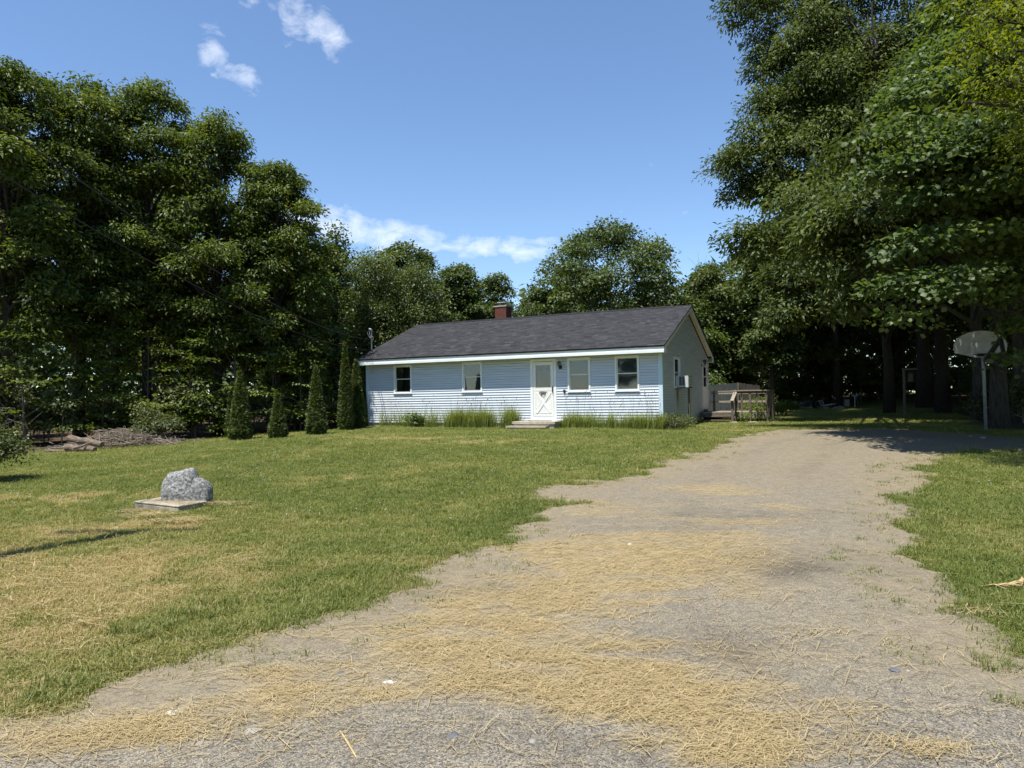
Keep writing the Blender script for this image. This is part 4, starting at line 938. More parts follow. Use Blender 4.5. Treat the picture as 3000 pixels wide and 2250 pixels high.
Q0 = Vector(dk_(1.60, DYa+.0, HR-.5)); Q1 = Vector(dk_(1.60, ny+.02, DT-.3)); MB().prism([Q0, Q1, Q1+nv*-.08, Q0+nv*-.08], (.035, 0, 0)).build('stair_brace', MAT['wood_grey'], deck)
MB().tube([dk_(2.80, DYa+.1, -.52), dk_(2.80, DYa+.9, DT-.2)], .03, 4).build('cross_brace', MAT['wood_grey'], deck)
for (lx_, ly_, s_) in ((1.65, 5.15, .12), (2.35, 5.2, .16)):
    q = hbase(lx_, ly_); pe = MB(); pe.lathe([(s_*.8, -.05), (s_, .02), (s_*.95, .07), (s_*.5, .10)], (0, 0, 0), 9)
    pe = pe.build('paving_stone', MAT['stone_pale'], None); pe.location = q; pe.scale = (1.4, .8, .8); tag(pe, 'pale flat stone on the ground before the stair post' if s_ < .14 else 'larger pale flat stone on the grass in front of the deck', 'stone')
# ------------------------------------------------------------------ trees
LEAF = {}
def leaf_tpl(kind):
    if kind == 'simple':      # folded lozenge
        V = [(0, 0, 0), (-.30, .42, .06), (.30, .42, .06), (0, 1, -.10)]; Fq = [(0, 2, 3, 1)]
    elif kind == 'long':      # narrow drooping leaf
        V = [(0, 0, 0), (-.19, .45, .05), (.19, .45, .05), (0, 1, -.22)]; Fq = [(0, 2, 3, 1)]
    elif kind == 'maple':     # lobed: three quads sharing the stalk
        V = [(0, 0, 0), (-.50, .30, -.05), (-.12, .52, .05), (.12, .52, .05), (.50, .30, -.05), (-.05, 1, -.12), (.05, 1, -.12)]
        V = [(0, 0, 0), (-.52, .42, -.06), (0, .50, .06), (.52, .42, -.06), (-.30, .78, -.05), (0, 1.05, -.14), (.30, .78, -.05)]
        Fq = [(0, 2, 4, 1), (0, 3, 6, 2), (2, 6, 5, 4)]
    return np.array(V, float), np.array(Fq)
def leaf_mesh(name, C, Nn, Tip, size, tintv, kind, mt, parent):
    V, Fq = leaf_tpl(kind); n = len(C); k = len(V)
    Nn = Nn/np.linalg.norm(Nn, axis=1, keepdims=True)
    Tip = Tip-Nn*(Tip*Nn).sum(1, keepdims=True); Tip = Tip/(np.linalg.norm(Tip, axis=1, keepdims=True)+1e-9)
    Xa = np.cross(Tip, Nn)
    P = C[:, None, :]+size[:, None, None]*(V[None, :, 0, None]*Xa[:, None, :]+V[None, :, 1, None]*Tip[:, None, :]+V[None, :, 2, None]*Nn[:, None, :])
    Fa = (np.arange(n)[:, None, None]*k+Fq[None]).reshape(-1, 4)
    return np_obj(name, P.reshape(-1, 3), Fa, mt, parent, {'tint': np.repeat(tintv, k)})
def unit(g, n):
    v = g.standard_normal((n, 3)); return v/np.linalg.norm(v, axis=1, keepdims=True)
def crown_leaves(g, blobs, n, spray_sig, flat, size, up=.8, droop=.35, inner=.18, per_spray=26, updir=-.35):
    """leaves gathered in sprays over the outer, upper side of each foliage clump"""
    B = np.array(blobs, float); wgt = B[:, 3]*B[:, 4]+B[:, 3]*B[:, 5]; wgt = wgt/wgt.sum()
    ns = max(4, n//per_spray); bi = g.choice(len(B), ns, p=wgt)
    d = unit(g, ns); bad = d[:, 2] < updir+.25*g.standard_normal(ns); d[bad, 2] = np.abs(d[bad, 2])
    btint = g.normal(0, .12, len(B))
    rr = np.where(g.random(ns) < inner, g.random(ns)**.5*.75, g.uniform(.74, 1.06, ns))
    Sc = B[bi, :3]+d*B[bi, 3:6]*rr[:, None]
    st = g.normal(.46, .17, ns)+btint[bi]
    li = g.integers(0, ns, n)
    sg = spray_sig*g.uniform(.7, 1.3, ns)[li]
    off = np.clip(g.standard_normal((n, 3)), -1.7, 1.7)*sg[:, None]; off[:, 2] *= flat
    out = d[li]*np.array([1, 1, .25])
    # sprays arch outwards and hang at the tip
    rad = (off*out).sum(1); off[:, 2] -= .35*np.maximum(rad, 0)
    C = Sc[li]+off
    Nn = out*.45+np.array([0, 0, up])+.55*g.standard_normal((n, 3))
    Tip = out+.5*off/(sg[:, None]+1e-6)+.6*g.standard_normal((n, 3)); Tip[:, 2] -= droop
    sz = size*g.uniform(.7, 1.25, n)
    return C, Nn, Tip, sz, np.clip(st[li]+.10*g.standard_normal(n), 0, 1)
def curve(p0, p1, lift, g, n=5, wob=.08):
    p0, p1 = np.array(p0, float), np.array(p1, float); L = np.linalg.norm(p1-p0); out = []
    for i in range(n):
        t = i/(n-1); q = p0*(1-t)+p1*t; q[2] += lift*math.sin(PI*t)*L
        if 0 < i < n-1: q = q+g.standard_normal(3)*wob*L*.5
        out.append(q)
    return out
def tree(name, label, base, blobs, trunk_r, leafm, n_leaf, seed, size=.16, kind='simple', bark='bark', spray=.33, flat=.38, top=None, up=.8, droop=.35, inner=.18, per=26, group='trees around the yard', limbs=True, cat='tree', lean=(0, 0), updir=-.25, limb=(.6, .85), sub=0):
    g = np.random.default_rng(seed); base = Vector(base); t = empty(name, base); tag(t, label, cat, group)
    B = np.array(blobs, float); B[:, :3] -= np.array(base)
    if sub:
        ex_ = []
        for b_ in B:
            for _ in range(sub):
                dv_ = unit(g, 1)[0]*np.array([1, 1, .8]); k_ = g.uniform(.38, .62); ex_.append((*(b_[:3]+dv_*b_[3:6]*g.uniform(.75, 1.1)), b_[3]*k_, b_[4]*k_, b_[5]*k_*1.15))
        BL = np.array(list(B)+ex_)
    else: BL = B
    ztop = top if top is not None else float(B[:, 2].max())
    ctr = np.average(B[:, :2], axis=0, weights=B[:, 3])
    path = []
    for i in range(8):
        f = i/7; path.append(Vector((ctr[0]*f**1.6*.8+lean[0]*f+g.normal(0, .05)*ztop*.05*min(1, i), ctr[1]*f**1.6*.8+lean[1]*f+g.normal(0, .05)*ztop*.05*min(1, i), -.15+f*(ztop+.15))))
    rad = [trunk_r*(1.28 if i == 0 else 1.0)*(1-.9*(i/7)**1.15) for i in range(8)]
    m_ = MB(); m_.tube(path, rad, 10 if trunk_r > .12 else 7)
    if limbs:
        for b in B:
            f = float(np.clip((b[2]/ztop)*g.uniform(*limb), .12, .9)); k = f*7; i0 = min(int(k), 6); p = path[i0].lerp(path[i0+1], k-i0)
            r0 = max(.012, min(rad[i0]*.5, trunk_r*.42))
            cv = curve(p, b[:3], g.uniform(.02, .12), g, 5); m_.tube(cv, [r0*(1-.17*j) for j in range(5)], 6, False)
            for q in range(4):
                dd = unit(g, 1)[0]; dd[2] = abs(dd[2])*.6; e = b[:3]+dd*b[3:6]*.8; s_ = cv[3] if q % 2 else cv[4]
                m_.tube(curve(s_, e, .05, g, 3), [r0*.3, r0*.2, .006], 4, False)
    m_.build('trunk', MAT[bark], t, True)
    leaf_mesh('crown', *crown_leaves(g, BL, n_leaf, spray, flat, size, up, droop, inner, per, updir), kind, MAT[leafm], t)
    return t
def auto_blobs(base, H, Rd, z0, n, seed, squash=.72, rb=(.28, .44), sx=1.0):
    g = np.random.default_rng(seed); out = []
    for i in range(n):
        h = (i+.5)/n; h = h**.85; z = z0+(H-z0)*h
        prof = math.sqrt(max(.03, 1-((h-.36)/.66)**2)); a = i*2.39996+g.uniform(-.5, .5)
        r = Rd*g.uniform(*rb)*(1-.25*h); rr = max(0, Rd*prof-r*.75)*math.sqrt(g.uniform(.35, 1.0))
        out.append((base[0]+rr*math.cos(a)*sx, base[1]+rr*math.sin(a), base[2]+z-r*squash*(h), r, r, r*squash))
    return out
def copy_tree(src, name, loc, rz, sc, label, group):
    c = src.copy(); COL.objects.link(c); c.location = loc; c.rotation_euler = (0, 0, rz); c.scale = sc; c['label'] = label; c['group'] = group
    for ch_ in src.children:
        k = ch_.copy(); COL.objects.link(k); k.parent = c
    return c
def ptree(name, label, px, top_px, d, hw_px, z0, leafm, n_leaf, seed, **kw):
    """a tree whose axis stands at photograph column px, depth d, whose tip reaches row top_px"""
    q = at(px, 1100, d); b = Vector((q.x, d, gz(q.x, d))); H = at(px, top_px, d).z-b.z; Rd = hw_px/F_PX*d
    nb = kw.pop('nb', 18); tr = kw.pop('tr', .012*H+.03); sq = kw.pop('squash', .72)
    return tree(name, label, b, auto_blobs(b, H, Rd, z0*H, nb, seed, sq, kw.pop('rb', (.28, .44))), tr, leafm, n_leaf, seed, **kw)
WL = 'trees of the left wood'
T1 = ptree('ash_tree', 'tallest dark leafy tree at the far left edge of the wood', 20, 175, 23.5, 230, .28, 'leaf_left', 46000, 11, size=.18, kind='long', spray=.26, flat=.5, group=WL, nb=54, rb=(.13, .30), squash=.78, inner=.30, updir=-.35, per=34, sub=2, droop=.6)
T2 = ptree('ash_tree', 'broad leafy tree with bushy top right of the leftmost tall one', 235, 225, 26, 210, .26, 'leaf_left', 46000, 12, size=.18, kind='long', spray=.27, flat=.5, group=WL, nb=54, rb=(.13, .30), squash=.78, inner=.30, updir=-.35, per=34, sub=2, droop=.6)
T3 = ptree('ash_tree', 'tall leafy tree with ragged peak above the sapling thicket', 430, 232, 27.5, 190, .26, 'leaf_left', 46000, 13, size=.18, kind='long', spray=.27, flat=.5, group=WL, nb=54, rb=(.13, .30), squash=.78, inner=.30, updir=-.35, per=34, sub=2, droop=.6)
T4 = ptree('ash_tree', 'rounded leafy tree on the shoulder of the left wood', 640, 335, 28, 175, .24, 'leaf_left', 46000, 14, size=.18, kind='long', spray=.27, flat=.5, group=WL, nb=54, rb=(.13, .30), squash=.78, inner=.30, updir=-.35, per=34, sub=2, droop=.6)
T5 = ptree('ash_tree', 'lower leafy tree at the right end of the left wood', 815, 478, 29, 150, .22, 'leaf_left', 46000, 15, size=.18, kind='long', spray=.26, flat=.5, group=WL, nb=54, rb=(.13, .30), squash=.78, inner=.30, updir=-.35, per=34, sub=2, droop=.6)
T6 = ptree('maple_tree', 'yellow-green bushy maple in front of the wood right end', 870, 735, 31.5, 128, .15, 'leaf_maple', 24000, 16, size=.15, spray=.33, flat=.3, group=WL, nb=20)
T7 = ptree('poplar_tree', 'slim poplar with a sparse spire above the tree line', 985, 650, 33, 62, .3, 'leaf_back', 5000, 17, size=.15, spray=.30, flat=.7, group=WL, nb=15, inner=.4, rb=(.4, .6))
T8 = ptree('birch_tree', 'pale-trunked birch with fine light foliage left of the chimney', 1090, 742, 36, 120, .18, 'leaf_birch', 30000, 18, size=.125, spray=.40, flat=.75, bark='birch', group='trees behind the house', nb=20, droop=.7)
T9 = ptree('maple_tree', 'rounded tree top rising highest left of the chimney', 1185, 712, 41, 125, .2, 'leaf_back', 30000, 19, size=.19, group='trees behind the house', nb=32, updir=-.1, rb=(.20, .31))
T10 = ptree('birch_tree', 'light airy birch just over the roof ridge end', 1235, 775, 37, 95, .15, 'leaf_birch', 22000, 20, size=.125, spray=.40, flat=.75, bark='birch', group='trees behind the house', nb=18, droop=.7)
T11 = ptree('maple_tree', 'green tree directly left of the brick chimney', 1345, 778, 43, 105, .2, 'leaf_back', 26000, 21, size=.19, group='trees behind the house', nb=32, updir=-.1, rb=(.20, .31))
T12 = ptree('maple_tree', 'small tree right behind the brick chimney with gappy crown', 1455, 800, 45, 75, .2, 'leaf_back', 14000, 22, size=.2, group='trees behind the house', nb=16, inner=.1)
T13 = ptree('maple_tree', 'big round dense maple rising behind the roof ridge', 1790, 645, 43, 262, .12, 'leaf_back', 48000, 23, size=.20, group='trees behind the house', nb=64, updir=-.1, squash=.85, rb=(.20, .31))
T13b = ptree('maple_tree', 'low bush-like tree filling the gap right of the chimney', 1585, 840, 44, 95, .1, 'leaf_back', 16000, 33, size=.19, group='trees behind the house', nb=16)
T14 = ptree('wild_cherry_tree', 'thin tree with bare dead twigs right of the round maple', 2085, 770, 45, 85, .15, 'leaf_maple', 14000, 24, size=.17, group='trees behind the house', nb=16, inner=.3)
T14b = ptree('wild_cherry_tree', 'light green low tree over the gable peak', 2030, 900, 40, 110, .1, 'leaf_maple', 18000, 34, size=.16, group='trees behind the house', nb=16, inner=.3)
# bare twigs poking out of it
g_ = np.random.default_rng(99); m_ = MB()
for i in range(16):
    a = at(2085+g_.uniform(-60, 40), 850, 45); e = at(2085+g_.uniform(-75, 60), g_.uniform(735, 800), 45)
    m_.tube(curve(a-T14.location, e-T14.location, .02, g_, 4, .1), [.02, .014, .010, .005], 4, False)
m_.build('dead_twigs', MAT['bark_pale'], T14)
T15 = ptree('maple_tree', 'mid-sized tree left of the big oak with tufted top', 2262, 650, 39, 92, .18, 'leaf_back', 26000, 25, size=.19, group='trees of the right wood', nb=38, updir=-.1, rb=(.20, .31))
# the great oak on the right, clumps laid out along its limbs
def mb(lst): return [(*at(px, py, d), r, r*1.05, r*f) for px, py, d, r, f in lst]
A_ = gp(2603, 1163); OA = Vector((at(2603, 1100, 34).x, 34, gz(at(2603, 1100, 34).x, 34)))
canopy = [(x_+.5*math.sin(3*y_), y_+.5*math.cos(2*x_), 6.9+.7*math.sin(x_*2+y_), 1.15, 1.15, .6) for x_ in (9.2, 11, 12.8, 14.6, 16.4) for y_ in (15.6, 17.4, 19.2, 21, 22.8) if x_/y_ > .40]
oak = tree('oak_tree', 'great dark oak overhanging the driveway from the right', OA, canopy+mb([
  (2270, 60, 31, 1.23, 0.95), (2180, 20, 31, 0.98, 0.95), (2330, 170, 30, 1.14, 0.95), (2250, 200, 31, 1.06, 0.95), (2235, 330, 31, 0.90, 0.95), (2330, 320, 30, 1.23, 0.95), (2440, 250, 29, 1.31, 0.95), (2420, 120, 30, 1.31, 0.95), (2540, 180, 29, 1.31, 0.95),
  (2210, 440, 30, 0.98, 0.95), (2135, 500, 30, 0.82, 0.95), (2250, 540, 30, 1.06, 0.95), (2180, 560, 30.5, 0.74, 0.95), (2320, 450, 29, 1.23, 0.95), (2430, 400, 28.5, 1.23, 0.95), (2350, 590, 29, 1.06, 0.95), (2460, 540, 28, 1.23, 0.95), (2560, 460, 28, 1.23, 0.95), (2560, 340, 28, 1.23, 0.95), (2660, 260, 28, 1.31, 0.95), (2650, 120, 29, 1.31, 0.95),
  (2420, 690, 19, 0.81, 0.70), (2520, 650, 19, 0.90, 0.70), (2330, 690, 28, 0.97, 0.70), (2620, 580, 28, 1.14, 0.95), (2360, 800, 28, 1.06, 0.70), (2280, 830, 28, 0.93, 0.70), (2440, 790, 19, 0.81, 0.70), (2540, 740, 19, 0.83, 0.70), (2620, 700, 19, 0.83, 0.70), (2380, 890, 28, 0.97, 0.70), (2290, 930, 28, 0.84, 0.70), (2460, 880, 19, 0.66, 0.70),
  (2330, -60, 31, 1.47, 0.95), (2500, 0, 30, 1.55, 0.95), (2650, -60, 30, 1.63, 0.95), (2450, -200, 32, 1.80, 0.95), (2680, -250, 33, 1.96, 0.95), (2800, 60, 31, 1.55, 0.95), (2780, 420, 30, 1.39, 0.95), (2760, 250, 30, 1.39, 0.95), (2230, -120, 32, 1.23, 0.95), (2330, -260, 33, 1.63, 0.95)]),
  .24, 'leaf_oak', 185000, 41, size=.20, kind='long', spray=.28, flat=.7, top=16.5, group='trees of the right wood', bark='bark', droop=.55, updir=-.45, inner=.22, per=40, sub=2, limb=(.8, .97))
# maple by the basketball hoop
ME = gp(2929, 1258)
mapE = tree('maple_tree', 'large maple with lichen-spotted trunk beside the basketball hoop', ME, mb([
  (2640, 400, 15.3, 0.64, 0.60), (2700, 480, 15.3, 0.85, 0.54), (2610, 500, 15.3, 0.56, 0.48), (2780, 470, 15.3, 0.85, 0.54), (2860, 420, 15.3, 0.83, 0.60), (2940, 480, 16.5, 0.92, 0.54), (2830, 560, 15.3, 0.85, 0.48), (2720, 590, 15.3, 0.74, 0.48), (2930, 590, 16.5, 0.92, 0.48), (3010, 540, 16.5, 0.89, 0.60),
  (2680, 720, 15.3, 0.66, 0.48), (2790, 700, 15.3, 0.74, 0.48), (2890, 700, 16.5, 0.80, 0.48), (2990, 680, 16.5, 0.92, 0.48), (2640, 840, 15.3, 0.56, 0.48), (2720, 860, 15.3, 0.66, 0.48), (2810, 820, 15.3, 0.74, 0.48), (2925, 800, 16.5, 0.73, 0.42), (2990, 850, 16.5, 0.85, 0.54), (3015, 950, 16.5, 0.36, 0.60), (3000, 1050, 16.5, 0.36, 0.72), (2660, 930, 15.3, 0.41, 0.48), (2700, 300, 20, 1.10, 0.72), (2800, 200, 21, 1.40, 0.72), (2900, 250, 20, 1.30, 0.72), (3000, 300, 20, 1.30, 0.72), (3080, 700, 20, 1.20, 0.60), (3100, 450, 21, 1.50, 0.72), (2850, 80, 22, 1.60, 0.84), (3000, 50, 22, 1.80, 0.84), (3100, -150, 23, 2.20, 0.96), (2900, -150, 23, 2.20, 0.96)]),
  .24, 'leaf_maple', 50000, 42, size=.122, kind='maple', spray=.30, flat=.30, top=15, group='trees of the right wood', bark='bark_lichen', droop=.5, per=22, inner=.1, limb=(.95, 1.15))
YB = Vector((15.5, 12.5, gz(15.5, 12.5)))
mapY = tree('maple_tree', 'bright yellow-green maple boughs hanging in at the top right corner', YB, mb([
  (2830, 40, 12.5, .45, .5), (2870, 130, 12, .45, .45), (2930, 60, 12, .6, .5), (2980, 150, 11.5, .55, .45), (2890, 250, 11.5, .42, .4), (2960, 250, 11.5, .5, .4), (2840, 300, 11.8, .3, .35), (2990, 330, 11.5, .4, .4), (3060, 60, 12, .9, .5), (3100, 250, 12, .9, .5), (2860, -40, 13, .8, .6), (3000, -80, 13, .9, .6), (3150, -100, 13, 1.2, .7), (3250, 150, 13, 1.3, .7), (3150, 400, 13, 1.0, .6), (3060, 480, 12.5, .5, .5)]),
  .22, 'leaf_yellow', 9500, 43, size=.115, kind='long', spray=.22, flat=.35, top=8, group='trees of the right wood', bark='bark', droop=.7, per=26, inner=.1)
# further trunks of the right wood
RWG = 'trees of the right wood'
def rtree(px, bpy_, H, hw_, tr, seed, label, bark='bark', d=None, z0=.35, n=26000, leafm='leaf_oak', size=.21):
    q = gp(px, bpy_) if d is None else None
    b = q if q is not None else Vector((at(px, 1100, d).x, d, gz(at(px, 1100, d).x, d)))
    return tree('maple_tree', label, b, auto_blobs(b, H, hw_, z0*H, 22, seed, .75), tr, leafm, n, seed, size=size, group=RWG, bark=bark)
rtree(2450, 0, 22, 5.0, .20, 57, 'leafy tree filling the wood behind the great oak crown', d=40, z0=.2, n=34000, size=.33)
rtree(2395, 0, 11, 2.6, .15, 58, 'smaller leafy tree behind the left side of the great oak', d=42, z0=.15, n=26000)
rtree(2620, 0, 23, 5.6, .22, 59, 'tall leafy tree at the back between oak and hoop', d=44, z0=.2, n=34000, size=.35)
rB = rtree(2707, 0, 16, 4.6, .36, 51, 'thick dark trunk with roots, first stout one left of the hoop pair', d=36, z0=.25)
rC = rtree(2760, 0, 17, 4.6, .32, 52, 'straight dark trunk between the rooted trunk and the hoop', d=33, z0=.3)
rD = rtree(2865, 0, 15, 4.2, .26, 53, 'grey trunk directly behind the basketball backboard', 'bark_lichen', d=28)
rF = rtree(2996, 1236, 15, 4.6, .30, 54, 'lichen-flecked trunk cut by the right edge of the view', 'bark_lichen')
rG = rtree(2088, 0, 8.6, 2.4, .17, 55, 'dark trunk standing just behind the house gable corner', d=41, z0=.3, n=10000)
rH = rtree(2118, 0, 8.0, 2.0, .10, 56, 'slender dark trunk right of the one at the gable corner', d=43, z0=.3, n=9000)
# the woods behind: repeats of these trees
def back(src, lst, name, label, group):
    g = np.random.default_rng(len(lst)*7+1)
    for x, y, s in lst: copy_tree(src, name, (x, y, gz(x, y)-.05), g.uniform(0, 6.28), (s*g.uniform(.9, 1.1), s*g.uniform(.9, 1.1), s), label, group)
LB = 'leafy tree deep in the left wood behind its front row'; RB_ = 'leafy tree deep in the right wood behind the stout trunks'; CB = 'leafy tree in the far row behind the house'
back(T2, [(-24, 27, .95), (-19, 33, .95), (-27, 35, 1), (-30, 24, .9)], 'ash_tree', LB, 'deep left wood')
back(T4, [(-15.5, 33, .95), (-13, 37, .85), (-20, 40, 1), (-11, 33.5, .62), (-25, 19, .85)], 'ash_tree', LB, 'deep left wood')
back(T5, [(-10, 38, .85), (-14, 43, .9), (-7.5, 39, .62), (-32, 30, 1.1)], 'ash_tree', LB, 'deep left wood')
back(T9, [(-3, 48, .8), (2, 50, .75), (-8, 50, .85)], 'maple_tree', CB, 'far row behind the house')
back(T11, [(10, 56, .9), (13.5, 55, .8), (5, 54, .9), (17, 56, .95)], 'maple_tree', CB, 'far row behind the house')
back(rB, [(22, 47, .9), (28, 50, 1), (34, 46, 1), (38, 38, 1), (33, 33, .95)], 'maple_tree', RB_, 'deep right wood')
back(rC, [(19.5, 50, .8), (25, 55, 1), (30, 41, .9), (40, 48, 1), (27, 27, .9), (30, 22, .9), (24, 21, .85), (36, 28, 1)], 'maple_tree', RB_, 'deep right wood')
# saplings with layered boughs along the left wood edge
SG = 'saplings along the left wood edge'
def sapling(px, d, H, hw_, seed, label, n=1900, leafm='leaf_sapling', z0=.14, layers=11):
    q = at(px, 1100, d); b = Vector((q.x, d, gz(q.x, d))); g = np.random.default_rng(seed); bl = []; H = H*(.76 if leafm == 'leaf_sapling' and px < 960 else 1)
    for i in range(layers):
        h = z0+(1-z0)*(i+.5)/layers; a = i*2.4+g.uniform(-.6, .6)
        if math.sin(a) > .3 and g.random() < .5: a = -a
        rr = hw_*(1.05-h*.75)*g.uniform(.5, 1.0); r = hw_*g.uniform(.32, .5)
        bl.append((b.x+rr*math.cos(a), b.y+rr*math.sin(a), b.z+H*h, r, r, r*.20))
    return tree('beech_sapling', label, b, bl, .022+.006*H, leafm, n, seed, size=.13, kind='simple', spray=.24, flat=.13, bark='bark_pale', up=1.5, droop=.1, inner=.5, per=18, group=SG, cat='sapling', updir=-.9)
for i, (px, d, H, hw_, lab) in enumerate([
  (215, 24.6, 5.6, 2.0, 'pale-stemmed sapling with layered boughs behind the log pile'), (330, 25.6, 6.6, 1.9, 'taller layered sapling right of the pale-stemmed one'), (300, 24.8, 3.9, 1.4, 'short sapling with bright low boughs above the brush pile'),
  (430, 26.0, 5.4, 1.8, 'layered sapling midway along the wood edge'), (560, 26.6, 5.0, 1.7, 'sapling with drooping bright boughs left of the first cedar'), (590, 26.9, 3.2, 1.2, 'small low sapling close to the left of the first cedar'),
  (690, 27.6, 7.4, 2.0, 'tall layered sapling rising behind the first cedar'), (800, 28.3, 6.0, 1.8, 'layered sapling between the first two cedars'), (880, 28.6, 4.6, 1.6, 'low sapling behind the third cedar'), (985, 33.5, 5.6, 1.6, 'glossy-leaved sapling beside the house corner cedars'),
  (70, 22.8, 5.0, 1.9, 'shadowed sapling near the left edge of view'), (1065, 35.5, 6.0, 1.7, 'leafy young tree peeking over the left roof edge')]):
    sapling(px, d, H, hw_, 200+i, lab)
for i, (px, d, H, hw_, lab) in enumerate([(2310, 47, 5.5, 2.2, 'shaded sapling behind the scrap heap'), (2400, 48, 6.5, 2.4, 'shaded sapling right behind the bicycle'), (2490, 46, 5.0, 2.2, 'shaded sapling behind the grey box'), (2570, 43, 5.5, 2.2, 'shaded sapling left of the bird feeder'), (2650, 45, 6.0, 2.4, 'shaded sapling behind the bird feeder'), (2735, 42, 5.5, 2.2, 'shaded sapling between the two stout trunks'), (2810, 38, 5.0, 2.0, 'shaded sapling left of the basketball hoop'), (2915, 33, 4.6, 2.0, 'shaded sapling behind the hoop pole'), (2985, 36, 5.5, 2.2, 'shaded sapling at the right edge of the wood'), (2160, 45, 5.5, 2.2, 'shaded sapling behind the panel enclosure'), (2225, 46, 5.0, 2.2, 'shaded sapling right of the panel enclosure')]):
    sapling(px, d, H, hw_, 230+i, lab, 6000, 'leaf_back', .12, 14)
# the wood goes on into the distance as one mass
g = np.random.default_rng(64); nw = 72000; aw = g.uniform(-1.15, 1.05, nw); rw = g.uniform(58, 80, nw); xw = rw*np.sin(aw); yw = rw*np.cos(aw)
topw = 9+4*fbm(aw*14, aw*0, 3, 3); topw = np.where((aw > -.02) & (aw < .02), topw*.8, topw); hw2 = g.random(nw)**.9*topw
Cw = np.stack([xw, yw, ground_z(xw, yw)+hw2], -1); clw = fbm(aw*60, hw2*1.1, 9, 3); kp = clw > np.where(hw2 < 6, .22, .40); Cw = Cw[kp]; nk = len(Cw)
dwood = leaf_mesh('distant_wood', Cw, np.array([0, -.4, .8])+.6*g.standard_normal((nk, 3)), g.standard_normal((nk, 3))-np.array([0, 0, .3]), g.uniform(.55, 1.1, nk), np.clip(g.normal(.35, .2, nk), 0, 1), 'simple', MAT['leaf_back'], None)
tag(dwood, 'distant leafy wood seen between the trunks', 'wood', kind='stuff')
RD = 'unseen trees added behind the viewpoint'
for i in range(12):  # unseen trees added to cut the sky light on the house front
    x = -40+i*7.2; y = -19-3*((i*5) % 3); copy_tree((T2, T4, T3)[i % 3], 'ash_tree', (x, y, gz(x, y)), i*1.7, (1.1, 1.1, .95), 'unseen tree added behind the viewpoint to block sky light', RD)
for i, (x, y, s_) in enumerate([(19, 15.5, .9), (19.5, 9.5, .95), (21, 3.5, .95), (25, 12, 1.0), (26, 6, 1.0), (24, -3, 1.0)]):  # more unseen trees, added to keep sky light off the gable
    copy_tree(rC if i % 2 else rB, 'maple_tree', (x, y, gz(x, y)), i*2.1, (s_, s_, s_), 'unseen tree added right of the view to block sky light', 'unseen trees added right of the view')
# low dark shrubs under the wood
US = 'undergrowth of the left wood'
def shrub(name, label, b, r, h, n, seed, leafm='leaf_shrub', size=.09, group=US, nb=9, cat='shrub', twigs=0):
    g = np.random.default_rng(seed); bl = []
    for i in range(nb):
        a = i*2.4; rr = r*.62*math.sqrt((i+.5)/nb); s_ = r*g.uniform(.32, .5); bl.append((b[0]+rr*math.cos(a), b[1]+rr*math.sin(a), b[2]+h*g.uniform(.35, .85)*(1.1-rr/r*.4), s_, s_, s_*.75*h/r if h < r else s_*.8))
    t = tree(name, label, b, bl, .03, leafm, n, seed, size=size, spray=.13, flat=.6, bark='twig', group=group, cat=cat, per=14, inner=.4)
    return t
u0 = shrub('undergrowth_shrub', 'low leafy shrub in the shade of the left wood', gp(300, 1296)+Vector((-1.0, 2.4, 0)), .9, 1.1, 2600, 300)
g = np.random.default_rng(5)
for (x, y) in [(-18.6, 22.6), (-16.9, 25.2), (-15.6, 26.4), (-13.9, 26.6), (-12.2, 26.6), (-11.2, 27.6), (-10, 28.4), (-9.2, 29.2), (-8.3, 30), (-19.5, 19.6), (-19.5, 18.0), (-17.6, 26), (-14, 27), (-12, 29.5), (-9.5, 32), (-19, 21),
               (17.5, 45), (20, 44.5), (22.5, 44), (19, 47), (24, 41), (25.5, 38.5), (23.8, 35), (15, 46), (12.6, 45.5), (10.8, 44.5), (27.5, 36), (22, 31), (19.6, 27.6), (18.6, 25.2), (19.5, 23), (26, 32), (21, 48), (14, 49), (17, 50), (24, 46), (-21, 24), (-23, 20), (-20, 27), (-17, 29), (-15, 31), (-13, 32.5), (-22, 30), (-26, 24), (-19, 19), (-21.5, 16.5), (-24, 17), (-18, 23.5), (28, 30), (24, 28), (22.5, 25.5), (30, 36), (32, 40), (26, 50), (30, 46)]:
    copy_tree(u0, 'undergrowth_shrub', (x, y, gz(x, y)), g.uniform(0, 6), (g.uniform(1.0, 1.7),)*2+(g.uniform(.9, 2.0),), 'low leafy shrub in the shade of the left wood' if x < 0 else 'low leafy shrub in the shade of the right wood', 'undergrowth of the left wood' if x < 0 else 'undergrowth of the right wood')
shrub('white_leaved_shrub', 'small pale-leaved shrub at the wood edge left of the logs', gp(115, 1318)+Vector((-.2, 1.4, 0)), .75, 1.9, 1500, 311, size=.11, nb=7)
shrub('fern_shrub', 'dark bushy shrub right of the brush pile', gp(430, 1305)+Vector((0, .6, 0)), .85, 1.25, 3200, 312, size=.09)
# shrub at the left margin, trimmed by the frame
sb = gp(30, 1412)
ls = shrub('garden_shrub', 'rounded leafy shrub on the lawn at the left edge of view', sb+Vector((-.45, .1, 0)), .74, 1.1, 6000, 313, size=.062, group='garden shrubs', nb=13)
m_ = MB(); g_ = np.random.default_rng(8)
for i in range(12): m_.tube(curve((g_.uniform(-.3, .4), g_.uniform(-.3, .3), .7), (g_.uniform(-.6, 1.0), g_.uniform(-.4, .3), g_.uniform(1.2, 1.75)), .06, g_, 4, .2), [.010, .008, .006, .003], 4, False)
m_.build('dead_twigs', MAT['bark_pale'], ls)
